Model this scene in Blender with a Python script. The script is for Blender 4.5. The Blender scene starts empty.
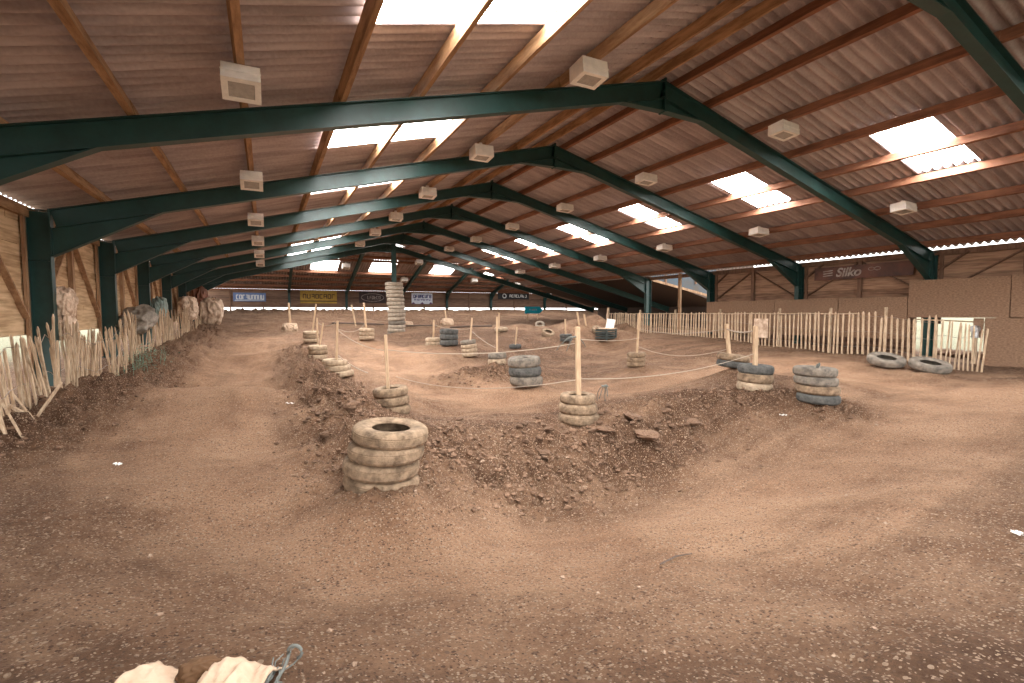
import bpy, bmesh, math, random
import numpy as np
from mathutils import Vector, Matrix, Euler, noise as mnoise
random.seed(7); rng = np.random.default_rng(11)
C = bpy.context.scene.collection
PI = math.pi

# ------------------------------------------------------------------ camera
F_PX, YAW, PITCH, ROLL, CZ = 485.47, 0.4687, 0.0582, -0.0033, 1.75
cam = bpy.data.cameras.new('camera'); cam_o = bpy.data.objects.new('camera', cam); C.objects.link(cam_o)
cam.sensor_width = 36; cam.lens = F_PX / 1024 * 36; cam.clip_end = 500
cam_o.matrix_world = (Matrix.Translation((0, 0, CZ)) @ Euler((PI/2 - PITCH, 0, -YAW)).to_matrix().to_4x4()
                      @ Matrix.Rotation(ROLL, 4, 'Z'))
bpy.context.scene.camera = cam_o

def ray(u, v):
    x, y = u - 512, v - 341.5
    c, s = math.cos(ROLL), math.sin(ROLL)
    x, y = c*x + s*y, -s*x + c*y
    R, U = x / F_PX, -y / F_PX
    d = math.cos(PITCH) + U*math.sin(PITCH); z = -math.sin(PITCH) + U*math.cos(PITCH)
    return Vector((R*math.cos(YAW) + d*math.sin(YAW), -R*math.sin(YAW) + d*math.cos(YAW), z))
def at_depth(u, v, D): return ray(u, v)*D + Vector((0, 0, CZ))
def at_x(u, v, X): r = ray(u, v); return r*(X/r.x) + Vector((0, 0, CZ))
def at_y(u, v, Y): r = ray(u, v); return r*(Y/r.y) + Vector((0, 0, CZ))
def at_z(u, v, Z): r = ray(u, v); return r*((Z - CZ)/r.z) + Vector((0, 0, CZ))
CAMR = Vector((math.cos(YAW), -math.sin(YAW), 0)); CAMF = Vector((math.sin(YAW), math.cos(YAW), 0))
def depth_of(p): return p[0]*math.sin(YAW) + p[1]*math.cos(YAW)

# ------------------------------------------------------------------ the barn's measures
XL, XR, XW = -3.72, 7.87, 19.68          # left columns, ridge, right columns
ZA, ZE = 7.03, 4.02                      # ridge and eaves, underside of the sheets
SL = (ZA - ZE) / (XW - XR)
FY = [3.72 + 4.5*i for i in range(8)]    # frame positions along the barn
Y0, Y1 = -2.0, 35.6                      # roof extent
YF, ZF, SF = 45.0, 3.90, 0.30            # far cross building: wall, eaves, roof slope
def roof_z(x): return ZA - SL*abs(x - XR)
def far_z(y): return ZF + SF*(YF - y)

# ------------------------------------------------------------------ materials
def mat(name, col, rough=.8, bump=0, bscale=30, var=0, vscale=4, col2=None, metal=0, stretch=(1,1,1), spec=.3, detail=5):
    m = bpy.data.materials.new(name); m.use_nodes = True
    nt = m.node_tree; b = nt.nodes['Principled BSDF']
    b.inputs['Roughness'].default_value = rough; b.inputs['Metallic'].default_value = metal
    b.inputs['Specular IOR Level'].default_value = spec
    b.inputs['Base Color'].default_value = (*col, 1)
    tc = nt.nodes.new('ShaderNodeTexCoord'); mp = nt.nodes.new('ShaderNodeMapping')
    mp.inputs['Scale'].default_value = stretch
    nt.links.new(tc.outputs['Object'], mp.inputs['Vector'])
    if col2 is not None or var:
        n = nt.nodes.new('ShaderNodeTexNoise'); n.inputs['Scale'].default_value = vscale; n.inputs['Detail'].default_value = detail
        n.inputs['Roughness'].default_value = .65
        nt.links.new(mp.outputs[0], n.inputs['Vector'])
        r = nt.nodes.new('ShaderNodeValToRGB')
        c2 = col2 if col2 is not None else tuple(c*(1 - var) for c in col)
        r.color_ramp.elements[0].color = (*c2, 1); r.color_ramp.elements[1].color = (*col, 1)
        r.color_ramp.elements[0].position = .36; r.color_ramp.elements[1].position = .64
        nt.links.new(n.outputs['Fac'], r.inputs['Fac']); nt.links.new(r.outputs[0], b.inputs['Base Color'])
    if bump:
        n = nt.nodes.new('ShaderNodeTexNoise'); n.inputs['Scale'].default_value = bscale; n.inputs['Detail'].default_value = 6
        nt.links.new(mp.outputs[0], n.inputs['Vector'])
        bp = nt.nodes.new('ShaderNodeBump'); bp.inputs['Strength'].default_value = bump; bp.inputs['Distance'].default_value = .02
        nt.links.new(n.outputs['Fac'], bp.inputs['Height']); nt.links.new(bp.outputs[0], b.inputs['Normal'])
    return m
M = {}
M['steel'] = mat('green_painted_steel', (.012, .052, .045), .42, var=.35, vscale=3, spec=.5)
M['timber'] = mat('purlin_timber', (.46, .27, .14), .75, .3, 40, col2=(.22, .115, .055), vscale=2.5, stretch=(4, .6, 4))
M['timber_red'] = mat('shaded_red_timber', (.30, .135, .075), .75, .3, 40, col2=(.17, .07, .04), vscale=2.5, stretch=(4, .6, 4))  # same timber as the left purlins, shaded side painted darker and redder
M['brace'] = mat('brace_timber', (.42, .26, .15), .8, .3, 30, col2=(.24, .13, .07), vscale=3, stretch=(3, 3, .6))
M['brace_dark'] = mat('dark_brace_timber', (.22, .125, .08), .8, .3, 30, col2=(.13, .07, .045), vscale=3, stretch=(3, 3, .6))
M['pale'] = mat('chestnut_paling', (.60, .45, .31), .85, .3, 60, col2=(.38, .26, .165), vscale=5, stretch=(4, 4, .8))
M['pale_old'] = mat('weathered_paling', (.52, .40, .28), .85, .3, 60, col2=(.26, .17, .10), vscale=5, stretch=(4, 4, .8))
M['stake'] = mat('sawn_stake', (.54, .385, .25), .8, .2, 60, col2=(.38, .25, .15), vscale=6, stretch=(6, 6, .8))
M['tyre_tan'] = mat('mud_dusted_rubber', (.31, .215, .138), .92, .35, 45, col2=(.12, .08, .05), vscale=7)
M['tyre_cream'] = mat('pale_dusted_rubber', (.45, .34, .235), .92, .35, 45, col2=(.24, .17, .11), vscale=6)
M['tyre_mid'] = mat('tan_grey_rubber', (.40, .33, .255), .92, .35, 45, col2=(.24, .19, .145), vscale=6)
M['tyre_grey'] = mat('grey_dusted_rubber', (.235, .195, .155), .9, .35, 45, col2=(.10, .085, .07), vscale=7)
M['tyre_dark'] = mat('dark_rubber', (.115, .11, .10), .85, .3, 45, col2=(.04, .04, .038), vscale=6)
M['fixture'] = mat('cream_enamel', (.86, .80, .73), .5, var=.15, vscale=6)
M['lens'] = mat('dusty_lamp_glass', (.42, .38, .34), .25, var=.2, vscale=12, spec=.5)
M['galv'] = mat('galvanised_metal', (.5, .5, .5), .4, metal=.6)
M['rope'] = mat('dusty_rope', (.40, .32, .25), .9, .3, 120)
M['twine'] = mat('grey_twine', (.13, .13, .115), .85)
M['wire'] = mat('fence_wire', (.30, .25, .21), .6, metal=.5)
M['sack'] = mat('pale_woven_sack', (.74, .58, .44), .85, .25, 50, col2=(.38, .25, .17), vscale=4)
M['sack_red'] = mat('red_brown_tarpaulin', (.30, .13, .08), .8, .25, 40, col2=(.16, .07, .045), vscale=4)
M['sack_grey'] = mat('grey_plastic_sheet', (.27, .225, .18), .6, .25, 30, col2=(.13, .105, .08), vscale=6)
M['sack_green'] = mat('green_grey_sack', (.24, .33, .30), .7, .25, 40, col2=(.15, .17, .15), vscale=6)
M['sack_cream'] = mat('cream_canvas', (.50, .37, .265), .85, .2, 60, col2=(.40, .27, .18), vscale=5)
M['sack_in'] = mat('brown_sack_mouth', (.10, .05, .022), .9)
M['weed'] = mat('grey_green_leaf', (.22, .34, .24), .7, var=.4, vscale=20)
M['clod'] = mat('dried_earth_clod', (.235, .14, .088), .95, .9, 14, col2=(.11, .062, .038), vscale=8)
M['stone'] = mat('pale_stone', (.36, .25, .175), .9, .4, 40, col2=(.19, .115, .075), vscale=.9)
M['litter'] = mat('white_litter', (.8, .77, .72), .6)
M['b_blue'] = mat('blue_banner', (.14, .20, .38), .6, var=.3, vscale=3)
M['b_yellow'] = mat('yellow_banner', (.48, .29, .05), .6, var=.25, vscale=3)
M['b_black'] = mat('black_banner', (.035, .033, .036), .6, var=.3, vscale=3)
M['b_brown'] = mat('dark_brown_banner', (.06, .04, .04), .6, var=.3, vscale=3)
M['b_white'] = mat('white_banner', (.72, .74, .82), .6, var=.1, vscale=3)
M['b_teal'] = mat('turquoise_banner', (.01, .32, .42), .6, var=.2, vscale=3)
M['b_maroon'] = mat('faded_maroon_banner', (.19, .085, .06), .65, col2=(.075, .045, .04), vscale=1.3)
M['ink_white'] = mat('white_ink', (.75, .74, .72), .6)
M['ink_faded'] = mat('faded_white_ink', (.50, .46, .42), .6, col2=(.25, .17, .14), vscale=6)
M['ink_blue'] = mat('navy_ink', (.05, .06, .20), .6)
M['ink_dark'] = mat('brown_ink', (.07, .04, .02), .6)
M['ink_purple'] = mat('purple_ink', (.14, .06, .16), .6)
M['crate'] = mat('dark_plastic_crate', (.05, .06, .055), .6)
M['shed_blue'] = mat('blue_grey_sheeting', (.05, .085, .115), .6, col2=(.09, .07, .055), vscale=.8)
M['rail'] = mat('dark_brown_and_shade', (.10, .07, .055), .9, .3, 20)  # also on lean-to and cross building walls, painting in their deep shade

def board_mat(name, col, dark, bh, axis_len='Y'):
    """horizontal boards: a tint per board, grain, knots"""
    m = bpy.data.materials.new(name); m.use_nodes = True; nt = m.node_tree; b = nt.nodes['Principled BSDF']
    b.inputs['Roughness'].default_value = .85; b.inputs['Specular IOR Level'].default_value = .2
    N = nt.nodes.new; L = nt.links.new
    tc = N('ShaderNodeTexCoord'); sp = N('ShaderNodeSeparateXYZ'); L(tc.outputs['Object'], sp.inputs[0])
    dv = N('ShaderNodeMath'); dv.operation = 'DIVIDE'; dv.inputs[1].default_value = bh; L(sp.outputs['Z'], dv.inputs[0])
    fl = N('ShaderNodeMath'); fl.operation = 'FLOOR'; L(dv.outputs[0], fl.inputs[0])
    wn = N('ShaderNodeTexWhiteNoise'); wn.noise_dimensions = '1D'; L(fl.outputs[0], wn.inputs['W'])
    mp = N('ShaderNodeMapping'); mp.inputs['Scale'].default_value = (.8, .8, 9); L(tc.outputs['Object'], mp.inputs[0])
    ns = N('ShaderNodeTexNoise'); ns.inputs['Scale'].default_value = 2.2; ns.inputs['Detail'].default_value = 6; L(mp.outputs[0], ns.inputs['Vector'])
    ad = N('ShaderNodeMath'); ad.operation = 'MULTIPLY_ADD'; ad.inputs[1].default_value = .3; L(wn.outputs['Value'], ad.inputs[0]); L(ns.outputs['Fac'], ad.inputs[2])
    r = N('ShaderNodeValToRGB'); r.color_ramp.elements[0].position = .42; r.color_ramp.elements[1].position = .85
    r.color_ramp.elements[0].color = (*dark, 1); r.color_ramp.elements[1].color = (*col, 1)
    L(ad.outputs[0], r.inputs[0]); L(r.outputs[0], b.inputs['Base Color'])
    bp = N('ShaderNodeBump'); bp.inputs['Strength'].default_value = .4; bp.inputs['Distance'].default_value = .02
    L(ns.outputs['Fac'], bp.inputs['Height']); L(bp.outputs[0], b.inputs['Normal'])
    return m
M['board_l'] = board_mat('pale_horizontal_boards', (.66, .47, .29), (.34, .21, .11), .22)
M['board_r'] = board_mat('brown_horizontal_boards', (.40, .24, .155), (.17, .095, .06), .2)
M['board_f'] = board_mat('dark_brown_cladding', (.25, .15, .10), (.12, .07, .05), .25)
M['osb'] = mat('strand_board', (.33, .205, .13), .85, .3, 30, col2=(.19, .11, .068), vscale=26, stretch=(1, .6, 1.6), detail=4)

def roof_mat(name, col, dark, along='Y'):
    m = bpy.data.materials.new(name); m.use_nodes = True; nt = m.node_tree; b = nt.nodes['Principled BSDF']
    b.inputs['Roughness'].default_value = .8; b.inputs['Specular IOR Level'].default_value = .25
    N = nt.nodes.new; L = nt.links.new
    tc = N('ShaderNodeTexCoord')
    mp = N('ShaderNodeMapping'); mp.inputs['Scale'].default_value = (.35, 2.2, .35) if along == 'Y' else (2.2, .35, .35); L(tc.outputs['Object'], mp.inputs[0])
    n1 = N('ShaderNodeTexNoise'); n1.inputs['Scale'].default_value = 2.0; n1.inputs['Detail'].default_value = 5; L(mp.outputs[0], n1.inputs['Vector'])
    n2 = N('ShaderNodeTexNoise'); n2.inputs['Scale'].default_value = 22; n2.inputs['Detail'].default_value = 4; L(tc.outputs['Object'], n2.inputs['Vector'])
    ad = N('ShaderNodeMath'); ad.operation = 'MULTIPLY_ADD'; ad.inputs[1].default_value = .35; L(n2.outputs['Fac'], ad.inputs[0]); L(n1.outputs['Fac'], ad.inputs[2])
    r = N('ShaderNodeValToRGB'); r.color_ramp.elements[0].position = .5; r.color_ramp.elements[1].position = .85
    r.color_ramp.elements[0].color = (*dark, 1); r.color_ramp.elements[1].color = (*col, 1)
    L(ad.outputs[0], r.inputs[0]); L(r.outputs[0], b.inputs['Base Color'])
    return m
M['roof'] = roof_mat('corrugated_fibre_cement', (.53, .45, .445), (.33, .27, .265))
M['roof_far'] = roof_mat('corrugated_fibre_cement_far', (.44, .36, .33), (.24, .18, .16), 'X')
def emit_mat(name, col, s):
    m = bpy.data.materials.new(name); m.use_nodes = True; nt = m.node_tree
    nt.nodes.remove(nt.nodes['Principled BSDF']); e = nt.nodes.new('ShaderNodeEmission')
    e.inputs[0].default_value = (*col, 1); e.inputs[1].default_value = s
    nt.links.new(e.outputs[0], nt.nodes['Material Output'].inputs[0]); return m
M['skylight_far'] = emit_mat('daylit_translucent_sheet_far', (1, .985, .96), 8.0)
M['skylight'] = emit_mat('daylit_translucent_sheet', (1, .985, .96), 21.0)

# ------------------------------------------------------------------ mesh helpers
class MB:
    def __init__(s): s.v = []; s.f = []; s.mi = []
    def add(s, verts, faces, mi=0):
        k = len(s.v); s.v += [tuple(p) for p in verts]
        s.f += [tuple(i + k for i in f) for f in faces]; s.mi += [mi]*len(faces); return s
    def box(s, x0, x1, y0, y1, z0, z1):
        v = [(x, y, z) for x in (x0, x1) for y in (y0, y1) for z in (z0, z1)]
        return s.add(v, [(0,1,3,2), (4,6,7,5), (0,4,5,1), (2,3,7,6), (0,2,6,4), (1,5,7,3)])
    def bar(s, a, b, w, h, up=(0,0,1), taper=1):
        a, b = Vector(a), Vector(b); d = (b - a).normalized(); up = Vector(up)
        r = d.cross(up)
        if r.length < 1e-4: r = d.cross(Vector((1, 0, 0)))
        r.normalize(); u = r.cross(d)
        v = []
        for p, k in ((a, 1), (b, taper)):
            for i, j in ((-1,-1), (1,-1), (1,1), (-1,1)): v.append(p + r*(i*w/2*k) + u*(j*h/2*k))
        return s.add(v, [(3,2,1,0), (4,5,6,7), (0,1,5,4), (1,2,6,5), (2,3,7,6), (3,0,4,7)])
    def prism(s, poly, off):
        n = len(poly); a = [Vector(p) for p in poly]; o = Vector(off); b = [p + o for p in a]
        return s.add(a + b, [tuple(range(n))[::-1], tuple(range(n, 2*n))] + [(i, (i+1) % n, (i+1) % n + n, i + n) for i in range(n)])
    def tube(s, pts, r, n=6):
        pts = [Vector(p) for p in pts]; v = []; f = []
        for i, p in enumerate(pts):
            t = (pts[min(i+1, len(pts)-1)] - pts[max(i-1, 0)]).normalized()
            a = t.cross(Vector((0, 0, 1)))
            if a.length < 1e-3: a = t.cross(Vector((1, 0, 0)))
            a.normalize(); b = t.cross(a)
            rr = r[i] if isinstance(r, (list, tuple)) else r
            v += [p + a*math.cos(2*PI*k/n)*rr + b*math.sin(2*PI*k/n)*rr for k in range(n)]
        for i in range(len(pts)-1):
            for k in range(n): f.append((i*n+k, i*n+(k+1) % n, (i+1)*n+(k+1) % n, (i+1)*n+k))
        f.append(tuple(range(n))[::-1]); f.append(tuple(range((len(pts)-1)*n, len(pts)*n)))
        return s.add(v, f)
    def build(s, name, m, parent=None, smooth=False, loc=None, bevel=0):
        me = bpy.data.meshes.new(name); me.from_pydata(s.v, [], s.f)
        for x in (m if isinstance(m, (list, tuple)) else [m]): me.materials.append(x)
        for p, i in zip(me.polygons, s.mi): p.material_index = i
        if bevel or True:
            bm = bmesh.new(); bm.from_mesh(me); bmesh.ops.recalc_face_normals(bm, faces=bm.faces)
            if bevel: bmesh.ops.bevel(bm, geom=list(bm.edges), offset=bevel, segments=1, affect='EDGES', clamp_overlap=True)
            bm.to_mesh(me); bm.free()
        if smooth:
            for p in me.polygons: p.use_smooth = True
        o = bpy.data.objects.new(name, me); C.objects.link(o)
        if parent: o.parent = parent
        if loc is not None: o.location = loc
        return o
def tag(o, label=None, cat=None, group=None, kind=None):
    if label: o['label'] = label
    if cat: o['category'] = cat
    if group: o['group'] = group
    if kind: o['kind'] = kind
    return o
def empty(name, loc=(0,0,0), rz=0):
    o = bpy.data.objects.new(name, None); C.objects.link(o); o.location = loc; o.rotation_euler = (0, 0, rz)
    o.empty_display_size = .1
    return o
def smooth_by_angle(o, deg=40):
    me = o.data
    for p in me.polygons: p.use_smooth = True
    try: me.set_sharp_from_angle(angle=math.radians(deg))
    except Exception: pass
def copy_tree(o, parent=None):
    c = o.copy(); C.objects.link(c); c.parent = parent
    for ch in o.children: copy_tree(ch, c)
    return c
ORD = ['first','second','third','fourth','fifth','sixth','seventh','eighth','ninth','tenth','eleventh','twelfth','thirteenth','fourteenth','fifteenth']

# ------------------------------------------------------------------ value noise
_perm = rng.random((256, 256))
def vnoise(x, y):
    xi = np.floor(x).astype(int); yi = np.floor(y).astype(int); fx = x - xi; fy = y - yi
    fx = fx*fx*(3 - 2*fx); fy = fy*fy*(3 - 2*fy)
    g = lambda a, b: _perm[a & 255, b & 255]
    return (g(xi, yi)*(1-fx) + g(xi+1, yi)*fx)*(1-fy) + (g(xi, yi+1)*(1-fx) + g(xi+1, yi+1)*fx)*fy
def fbm(x, y, o=4, lac=2.07, gain=.5):
    s = 0; a = 1; t = 0
    for i in range(o):
        s = s + a*(vnoise(x + 17.3*i, y + 9.1*i) - .5); t += a; a *= gain; x = x*lac; y = y*lac
    return s/t*2

# ------------------------------------------------------------------ tyre stacks: where they stand
# key: (u of the base, v of the base, depth, tyre diameter)
ST = {
 'front':   (385, 479, 4.85, .74), 'left2': (392, 411, 8.8, .62), 'stake3': (579, 420, 7.95, .63),
 'left3':   (336, 376, 12.4, .62), 'left4': (318, 360, 16.6, .62), 'left5': (311, 342, 21.0, .64),
 'grey3':   (525, 384, 11.0, .74), 'pair':  (497, 364, 13.6, .52), 'mound': (469, 357, 16.6, .54),
 'far3':    (636, 365, 14.2, .53), 'right2':(733, 366, 11.2, .72), 'right3':(755, 390, 9.7, .66),
 'right4':  (815, 402, 9.0, .72),
 'blue4':   (449, 347, 19.5, .74), 'cream2':(433, 346, 20.5, .62), 'cream3': (367, 341, 23.0, .72),
 'dark1':   (515, 347, 20.0, .50), 'dark2': (566, 342, 20.5, .52), 'column': (395, 337, 31.0, 1.10),
 'flat1':   (886, 367, 13.6, .90), 'flat2': (930, 372, 13.0, .92),
}
SP = {k: at_depth(u, v, d) for k, (u, v, d, w) in ST.items()}

# ------------------------------------------------------------------ ground height: control points through a multiquadric
cps = []; fixed = []
def cz(u, v, z): p = at_z(u, v, z); cps.append((p.x, p.y, z))
def cx(x, y, z): cps.append((x, y, z))
for q in [(0,683,.32),(130,683,.34),(260,683,.33),(400,683,.28),(512,683,.25),(650,683,.24),(800,683,.24),(920,683,.26),(1024,683,.30),
          (0,600,.24),(150,590,.14),(300,590,.03),(450,600,.0),(600,600,.02),(780,600,.06),(920,590,.10),(1024,590,.16),
          (0,520,.18),(100,500,.07),(200,500,-.05),(300,520,-.14),(400,548,-.14),(540,548,-.36),(700,522,-.32),(850,500,-.12),(960,490,-.02),(1024,480,.05),
          (322,490,-.06),(380,514,.0),(450,514,-.26),(540,502,-.52),(640,472,-.48),(720,447,-.40),(790,425,-.20),(860,420,-.12),(940,420,-.02),(1024,420,.08),
          (40,440,.04),(110,440,.02),(200,440,-.04),(270,440,-.10),(310,440,-.12),(290,410,-.04),
          (285,395,.10),
          (225,374,-.12),(260,372,-.12),(288,372,.0),(245,352,.20),(280,352,.20),(235,337,.62),(275,336,.62),
          # left ridge of the island
          (352,440,.12),(345,410,.20),(318,395,.18),(330,385,.28),(305,368,.28),(300,352,.40),
          (420,470,-.02),(455,445,.08),(500,432,.08),(540,425,.06),(620,420,.06),(660,408,.10),(700,400,.14),(730,395,.20),(780,396,.16),(845,408,-.02),
          # inner track
          (400,372,-.02),(440,392,-.14),(430,420,-.12),(500,402,-.16),(620,395,-.14),(700,385,-.06),(420,350,.02),(380,352,.12),
          (600,375,-.10),(560,362,-.06),(690,372,.02),(680,355,.18),(600,350,.16),
          (850,375,.05),(900,395,.0),(960,385,.10),(1010,385,.18),(800,362,.20),(960,405,.02),
          # mounds with stacks in the middle
          (480,372,.16),(440,378,-.06),(505,375,.14),(470,392,-.12),(540,380,.0),(560,390,-.14),
          (400,342,.20),(350,346,.30),(460,340,.45),(520,338,.55),(560,330,.80),(600,333,.75),(640,341,.52),(470,332,.65),(530,330,.75),
          (600,319,1.45),(570,322,1.30),(630,322,1.25),(520,325,1.1),(420,328,.85),(360,330,.70),(310,331,.65),(660,332,.78)]: cz(*q)
p = SP['front']
for a, b_ in ((0, -.42), (.42, 0), (-.42, 0), (.3, -.3), (-.3, -.3), (0, .42)): q = p + CAMR*a + CAMF*b_; fixed.append((q.x, q.y, .09))
for u in (110, 150, 190, 230, 265):
    q = at_z(u, 388.5, .32)
    cx(q.x, q.y, .32)
    for dd, zz_ in ((-.5, .27), (.45, .24), (1.0, .02), (1.8, -.16), (3.0, -.22)): cx(q.x + CAMF.x*dd*.8, q.y + CAMF.y*dd*.8 + .2*dd, zz_)
for y, z in ((-3,.3),(0,.3),(3,.25),(6,.15),(9,.12),(12,.35),(16,.52),(20,.62),(25,.75),(30,.95),(36,1.4),(42,1.75),(45,1.75)): cx(-3.9, y, z)
for y, z in ((9,.06),(12,.32),(16,.56),(20,.68),(25,.9),(30,1.1)): cx(-3.1, y, z)
for y, z in ((16,.14),(20,.26),(26,.5),(30,.75)): cx(-1.7, y, z)
for y, z in ((4,.25),(6.7,.15),(8.5,.32),(11,.40),(14.6,.62),(19.6,.74),(23,.8),(28,.9)): cx(17.5, y, z)
for y, z in ((0,.3),(4,.2),(7,.1),(9,.3),(12,.4),(16,.6),(20,.7),(26,.9),(32,1.2),(40,1.6)): cx(20.5, y, z)
for y, z in ((6,.15),(9,.24),(12,.30),(15,.44),(19,.6)): cx(15.6, y, z)
for x in (-2, 2, 6, 10, 14, 18, 24, 30):
    cx(x, 43.5, 2.0); cx(x, 40.5, 1.80); cx(x, 36, 1.0); cx(x, 46.5, 1.6)
for x in (1, 5, 9, 13): cx(x, 30.5, .72)
for x in (22, 27, 33, 39): cx(x, 44, 2.14); cx(x, 40, 1.9); cx(x, 34, 1.2); cx(x, 28, .9); cx(x, 22, .6)
for x in (-4, 0, 5, 10, 15, 20): cx(x, -3, .35)
for k, p in SP.items():
    if k != 'column': fixed.append((p.x, p.y, p.z))
cx(SP['column'].x, SP['column'].y, .3)
def pl_dist(x, y, pts):
    d = np.full(x.shape, 1e9)
    for (ax, ay), (bx, by) in zip(pts[:-1], pts[1:]):
        L2 = (bx-ax)**2 + (by-ay)**2 + 1e-9
        t = np.clip(((x-ax)*(bx-ax) + (y-ay)*(by-ay))/L2, 0, 1)
        d = np.minimum(d, np.hypot(x - ax - t*(bx-ax), y - ay - t*(by-ay)))
    return d
def pz(u, v, z): p = at_z(u, v, z); return (p.x, p.y)
RIDGE_H = [.16, .10, .08, .16, .22, .1]
RIDGES = [([pz(400,478,0), pz(352,425,.12), pz(330,392,.2), pz(305,365,.3), pz(298,348,.4)], .75),
          ([pz(390,470,0), pz(450,460,-.05), pz(540,462,-.15), pz(620,440,-.1), pz(690,412,0)], .8),
          ([pz(690,408,.05), pz(770,398,.1), pz(850,412,-.05)], .5),
          ([pz(450,380,0), pz(480,372,.16), pz(520,376,.1)], .8),
          ([(-3.6, 6), (-3.0, 9), (-2.6, 14), (-2.5, 22), (-2.4, 30)], .8),
          ([(-3, 42.5), (6, 42), (20, 42.5)], 1.6)]
def ridge_add(x, y):
    x = np.asarray(x, float); y = np.asarray(y, float)
    return sum(hh*np.exp(-(pl_dist(x, y, pts)/(w*.75))**2)*(.75 + .5*vnoise(x*1.7, y*1.7)) for (pts, w), hh in zip(RIDGES, RIDGE_H))
cps += [(x, y, z - float(ridge_add(np.array([x]), np.array([y]))[0])) for x, y, z in fixed]
P = np.array(cps); cc = .35
def _phi(dx, dy): return np.sqrt(dx*dx + dy*dy + cc*cc)
A = _phi(P[:, None, 0] - P[None, :, 0], P[:, None, 1] - P[None, :, 1])
n_ = len(P); K = np.zeros((n_ + 3, n_ + 3)); K[:n_, :n_] = A - np.eye(n_)*.03; K[:n_, n_:] = np.c_[np.ones(n_), P[:, :2]]; K[n_:, :n_] = K[:n_, n_:].T
W = np.linalg.solve(K, np.r_[P[:, 2], 0, 0, 0])
TRACK = [pz(255,345,.3), pz(240,375,0), pz(200,395,.25), pz(195,450,-.04), pz(260,510,-.1), pz(400,560,-.18), pz(560,560,-.28), pz(720,520,-.22), pz(860,455,-.1), pz(960,415,0), pz(1024,395,.1)]
INNER = [pz(385,350,.1), pz(430,385,-.1), pz(500,400,-.16), pz(620,392,-.14), pz(700,378,0), pz(800,365,.15), pz(900,385,.05)]
def rough_mask(x, y):
    m = np.zeros(x.shape)
    for pts, w in RIDGES: m = np.maximum(m, np.exp(-(pl_dist(x, y, pts)/w)**2))
    return m
def ground(x, y, fine=True):
    x = np.asarray(x, float); y = np.asarray(y, float); sh = x.shape; x = x.ravel(); y = y.ravel(); z = np.empty(x.size)
    for i in range(0, x.size, 20000):
        a = x[i:i+20000]; b = y[i:i+20000]
        z[i:i+20000] = _phi(a[:, None] - P[None, :, 0], b[:, None] - P[None, :, 1]) @ W[:n_] + W[n_] + W[n_+1]*a + W[n_+2]*b
    # flatten outdoors
    ox = np.clip(np.maximum(-5 - x, x - np.where(y > 20, 42, 24))/4, 0, 1); oy = np.clip(np.maximum(-4 - y, y - 46.5)/4, 0, 1)
    o = np.maximum(ox, oy); o = o*o*(3 - 2*o)
    z = np.clip(z, -.8, 2.2)*(1 - o) + (.25 + .0*o)*o
    if fine:
        rm = rough_mask(x, y)
        z = z + ridge_add(x, y)
        dt = np.minimum(pl_dist(x, y, TRACK), pl_dist(x, y, INNER) + .25)
        off = np.clip((dt - .7)/1.2, 0, 1)
        z = z + .06*fbm(x*.9, y*.9, 3)*(1 - o)
        z = z + np.clip((y - 11)/6, 0, 1)*np.clip((41 - y)/4, 0, 1)*np.clip((16.5 - x)/2, 0, 1)*.16*fbm(x*.42, y*.75, 3)*(1 - o)
        z = z + (.018 + .030*off)*fbm(x*4.1, y*4.1, 5, gain=.65)
        big = fbm(x*2.6 + 5, y*2.6, 5, gain=.62)
        z = z + rm*(.30*np.abs(big)*1.3 - .09 + .10*fbm(x*8, y*8, 4, gain=.7))
        # ruts running along the track
        z = z + (1 - off)*(.03*(vnoise(dt*6 + 3, np.full(dt.shape, .5)) - .5) + .014*(vnoise(dt*17, x*.4 + y*.3) - .5))
    return z.reshape(sh)
def gz(x, y): return float(ground(np.array([x]), np.array([y]))[0])

def axis(segs):
    a = []
    for lo, hi, st in segs: a += list(np.arange(lo, hi - 1e-6, st))
    a.append(segs[-1][1]); return np.array(a)
xs = axis([(-160,-40,40), (-40,-10,10), (-10,-5,.7), (-5,-4,.15), (-4,9,.05), (9,13,.09), (13,21,.16), (21,44,.6), (44,60,6), (60,160,40)])
ys = axis([(-120,-40,40), (-40,-8,8), (-8,-1,.7), (-1,.8,.12), (.8,9,.05), (9,13,.08), (13,22,.14), (22,46,.28), (46,50,1), (50,90,10), (90,170,40)])
GX, GY = np.meshgrid(xs, ys); GZ = ground(GX, GY)
nx, ny = len(xs), len(ys)
me = bpy.data.meshes.new('floor')
idx = np.arange(nx*ny).reshape(ny, nx)
quads = np.stack([idx[:-1, :-1], idx[:-1, 1:], idx[1:, 1:], idx[1:, :-1]], -1).reshape(-1, 4)
me.vertices.add(nx*ny); me.vertices.foreach_set('co', np.stack([GX, GY, GZ], -1).ravel())
me.loops.add(len(quads)*4); me.polygons.add(len(quads))
me.loops.foreach_set('vertex_index', quads.ravel()); me.polygons.foreach_set('loop_start', np.arange(len(quads))*4)
me.polygons.foreach_set('loop_total', np.full(len(quads), 4)); me.polygons.foreach_set('use_smooth', np.ones(len(quads), bool)); me.update()
at_ = me.attributes.new('compaction', 'FLOAT', 'POINT')
dT = np.minimum(pl_dist(GX.ravel(), GY.ravel(), TRACK), pl_dist(GX.ravel(), GY.ravel(), INNER) + .2)
comp = np.clip(1.25 - dT/2.2, .12, 1)*(1 - .9*rough_mask(GX.ravel(), GY.ravel()))
at_.data.foreach_set('value', comp.astype(np.float32))
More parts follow.
